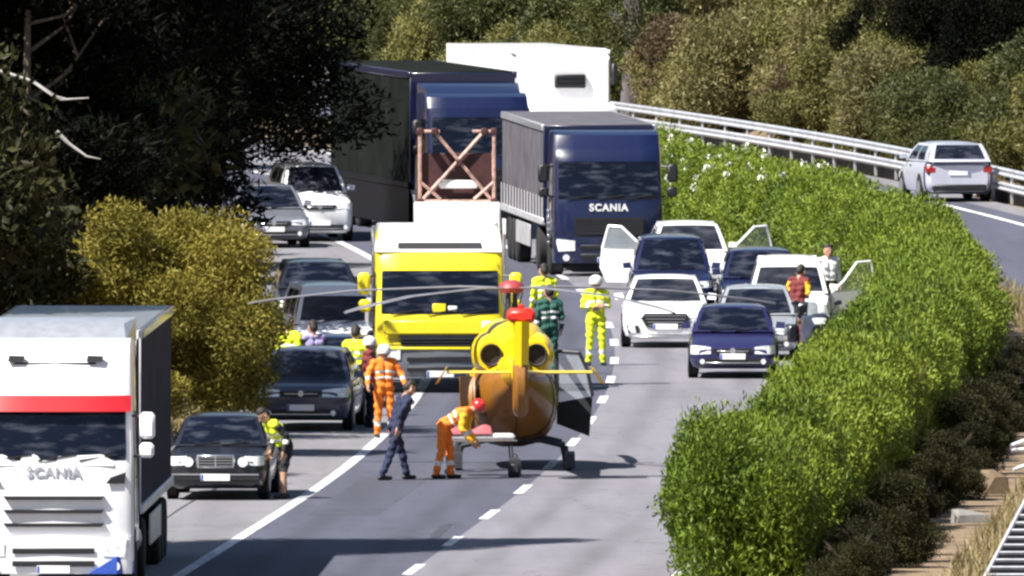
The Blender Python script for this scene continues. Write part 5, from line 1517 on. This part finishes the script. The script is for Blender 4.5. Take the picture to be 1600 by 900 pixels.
    zmin = float(co[:, 2].min())
    me2.name = 'body'
    b = link('body', me2, t); b.location = (0, 0, -zmin)
    if vest:
        pass
    if hat:
        hm = MB(); c = hd * sc + hu * .03 * sc
        rg = []
        q = hu.to_track_quat('Z', 'Y')
        for z, r in ((-.05, .128), (.0, .135), (.05, .125), (.09, .10), (.118, .055), (.128, .01)):
            rg.append([c + q @ Vector((r * sc * math.cos(2 * math.pi * k / 16), r * sc * math.sin(2 * math.pi * k / 16), z * sc)) for k in range(16)])
        hm.loft(rg); ho = hm.build('helmet', M[hat], t); ho.location = (0, 0, -zmin)
    return t

def stand(dl=(0, 0), dr=(0, 0), arms=None):
    p = {}
    for s, sg, d in (('l', -1, dl), ('r', 1, dr)):
        p['kn' + s] = (sg * .105 + d[0] * .5, d[1] * .5 - .03, .49); p['an' + s] = (sg * .11 + d[0], d[1], .085)
    if arms: p.update(arms)
    return p
ARM_FOLD = {'ell': (-.25, .0, 1.15), 'hal': (-.02, -.19, 1.16), 'elr': (.25, .0, 1.15), 'har': (.02, -.21, 1.12)}
ARM_REACH = {'ell': (-.24, -.22, 1.22), 'hal': (-.16, -.50, 1.26), 'elr': (.24, -.22, 1.22), 'har': (.16, -.50, 1.26)}
ARM_OUT = {'ell': (-.33, -.05, 1.18), 'hal': (-.36, -.18, .98), 'elr': (.33, -.05, 1.18), 'har': (.36, -.18, .98)}
person('person in full yellow high-visibility suit standing by the dashed line', 931, 571, 10, 1.80, top='hivis_yellow', legs='hivis_yellow', hat='helmet_white', pose=stand((-.03, 0), (.03, 0), ARM_FOLD))
person('person in yellow vest and dark trousers in front of the blue lorry', 850, 548, 200, 1.76, top='hivis_yellow', legs='black_cloth', pose=stand(), stripes=True)
person('person in dark green suit beside the helicopter fin', 858, 585, 190, 1.76, top='green_cloth', legs='green_cloth', pose=stand(), stripes=True)
person('person in yellow vest bending at the charcoal saloon, bare legs', 446, 779, -65, 1.72, lean=38, top='hivis_yellow', sleeve='black_cloth', legs='black_cloth', bare_legs=True, pose=stand((-.03, .06), (.05, -.12), {'hal': (-.22, -.20, .95), 'har': (.24, -.18, .92)}))
person('person in navy uniform striding at the helicopter tail', 618, 750, 112, 1.80, lean=22, top='navy_cloth', legs='navy_cloth', stripes=False, pose=stand((-.02, .30), (.03, -.26), {'ell': (-.27, .1, 1.12), 'hal': (-.30, .05, .86), 'elr': (.27, -.05, 1.12), 'har': (.28, -.18, .9)}))
person('rescuer in orange bending over the stretcher, red helmet', 694, 748, 78, 1.78, lean=62, top='hivis_orange', sleeve='amber_cloth', legs='hivis_orange', hat='helmet_red', pose=stand((0, .12), (.0, -.10), ARM_REACH), head_pitch=-20)
person('rescuer in bright orange suit standing behind the person in navy', 600, 684, 15, 1.72, top='hivis_orange', legs='hivis_orange', hat='helmet_white', pose=stand((-.02, 0), (.03, 0), ARM_OUT))
person('person in dark red jacket beside the rescuer in orange', 577, 668, 100, 1.70, top='maroon_cloth', legs='black_cloth', hat='helmet_white', pose=stand(), stripes=False)
person('person in yellow vest next to the dark blue car, left of the white-helmeted rescuers', 556, 650, 160, 1.70, top='hivis_yellow', legs='black_cloth', pose=stand())
person('person in yellow jacket behind the slate blue car', 452, 641, 150, 1.76, top='hivis_yellow', legs='black_cloth', pose=stand())
person('person in lilac and black next to the yellow jacket', 489, 641, 200, 1.70, top='lilac_cloth', legs='black_cloth', sleeve='black_cloth', stripes=False, pose=stand())
person('person in orange and maroon leaning at the small white van windscreen', 1245, 541, 150, 1.68, lean=14, top='maroon_cloth', sleeve='amber_cloth', legs='maroon_cloth', stripes=False, pose=stand((0, 0), (0, 0), ARM_FOLD))
person('person in white shirt and dark trousers by the hedge behind the small white van', 1294, 512, 20, 1.74, top='white_cloth', legs='black_cloth', stripes=False, pose=stand())
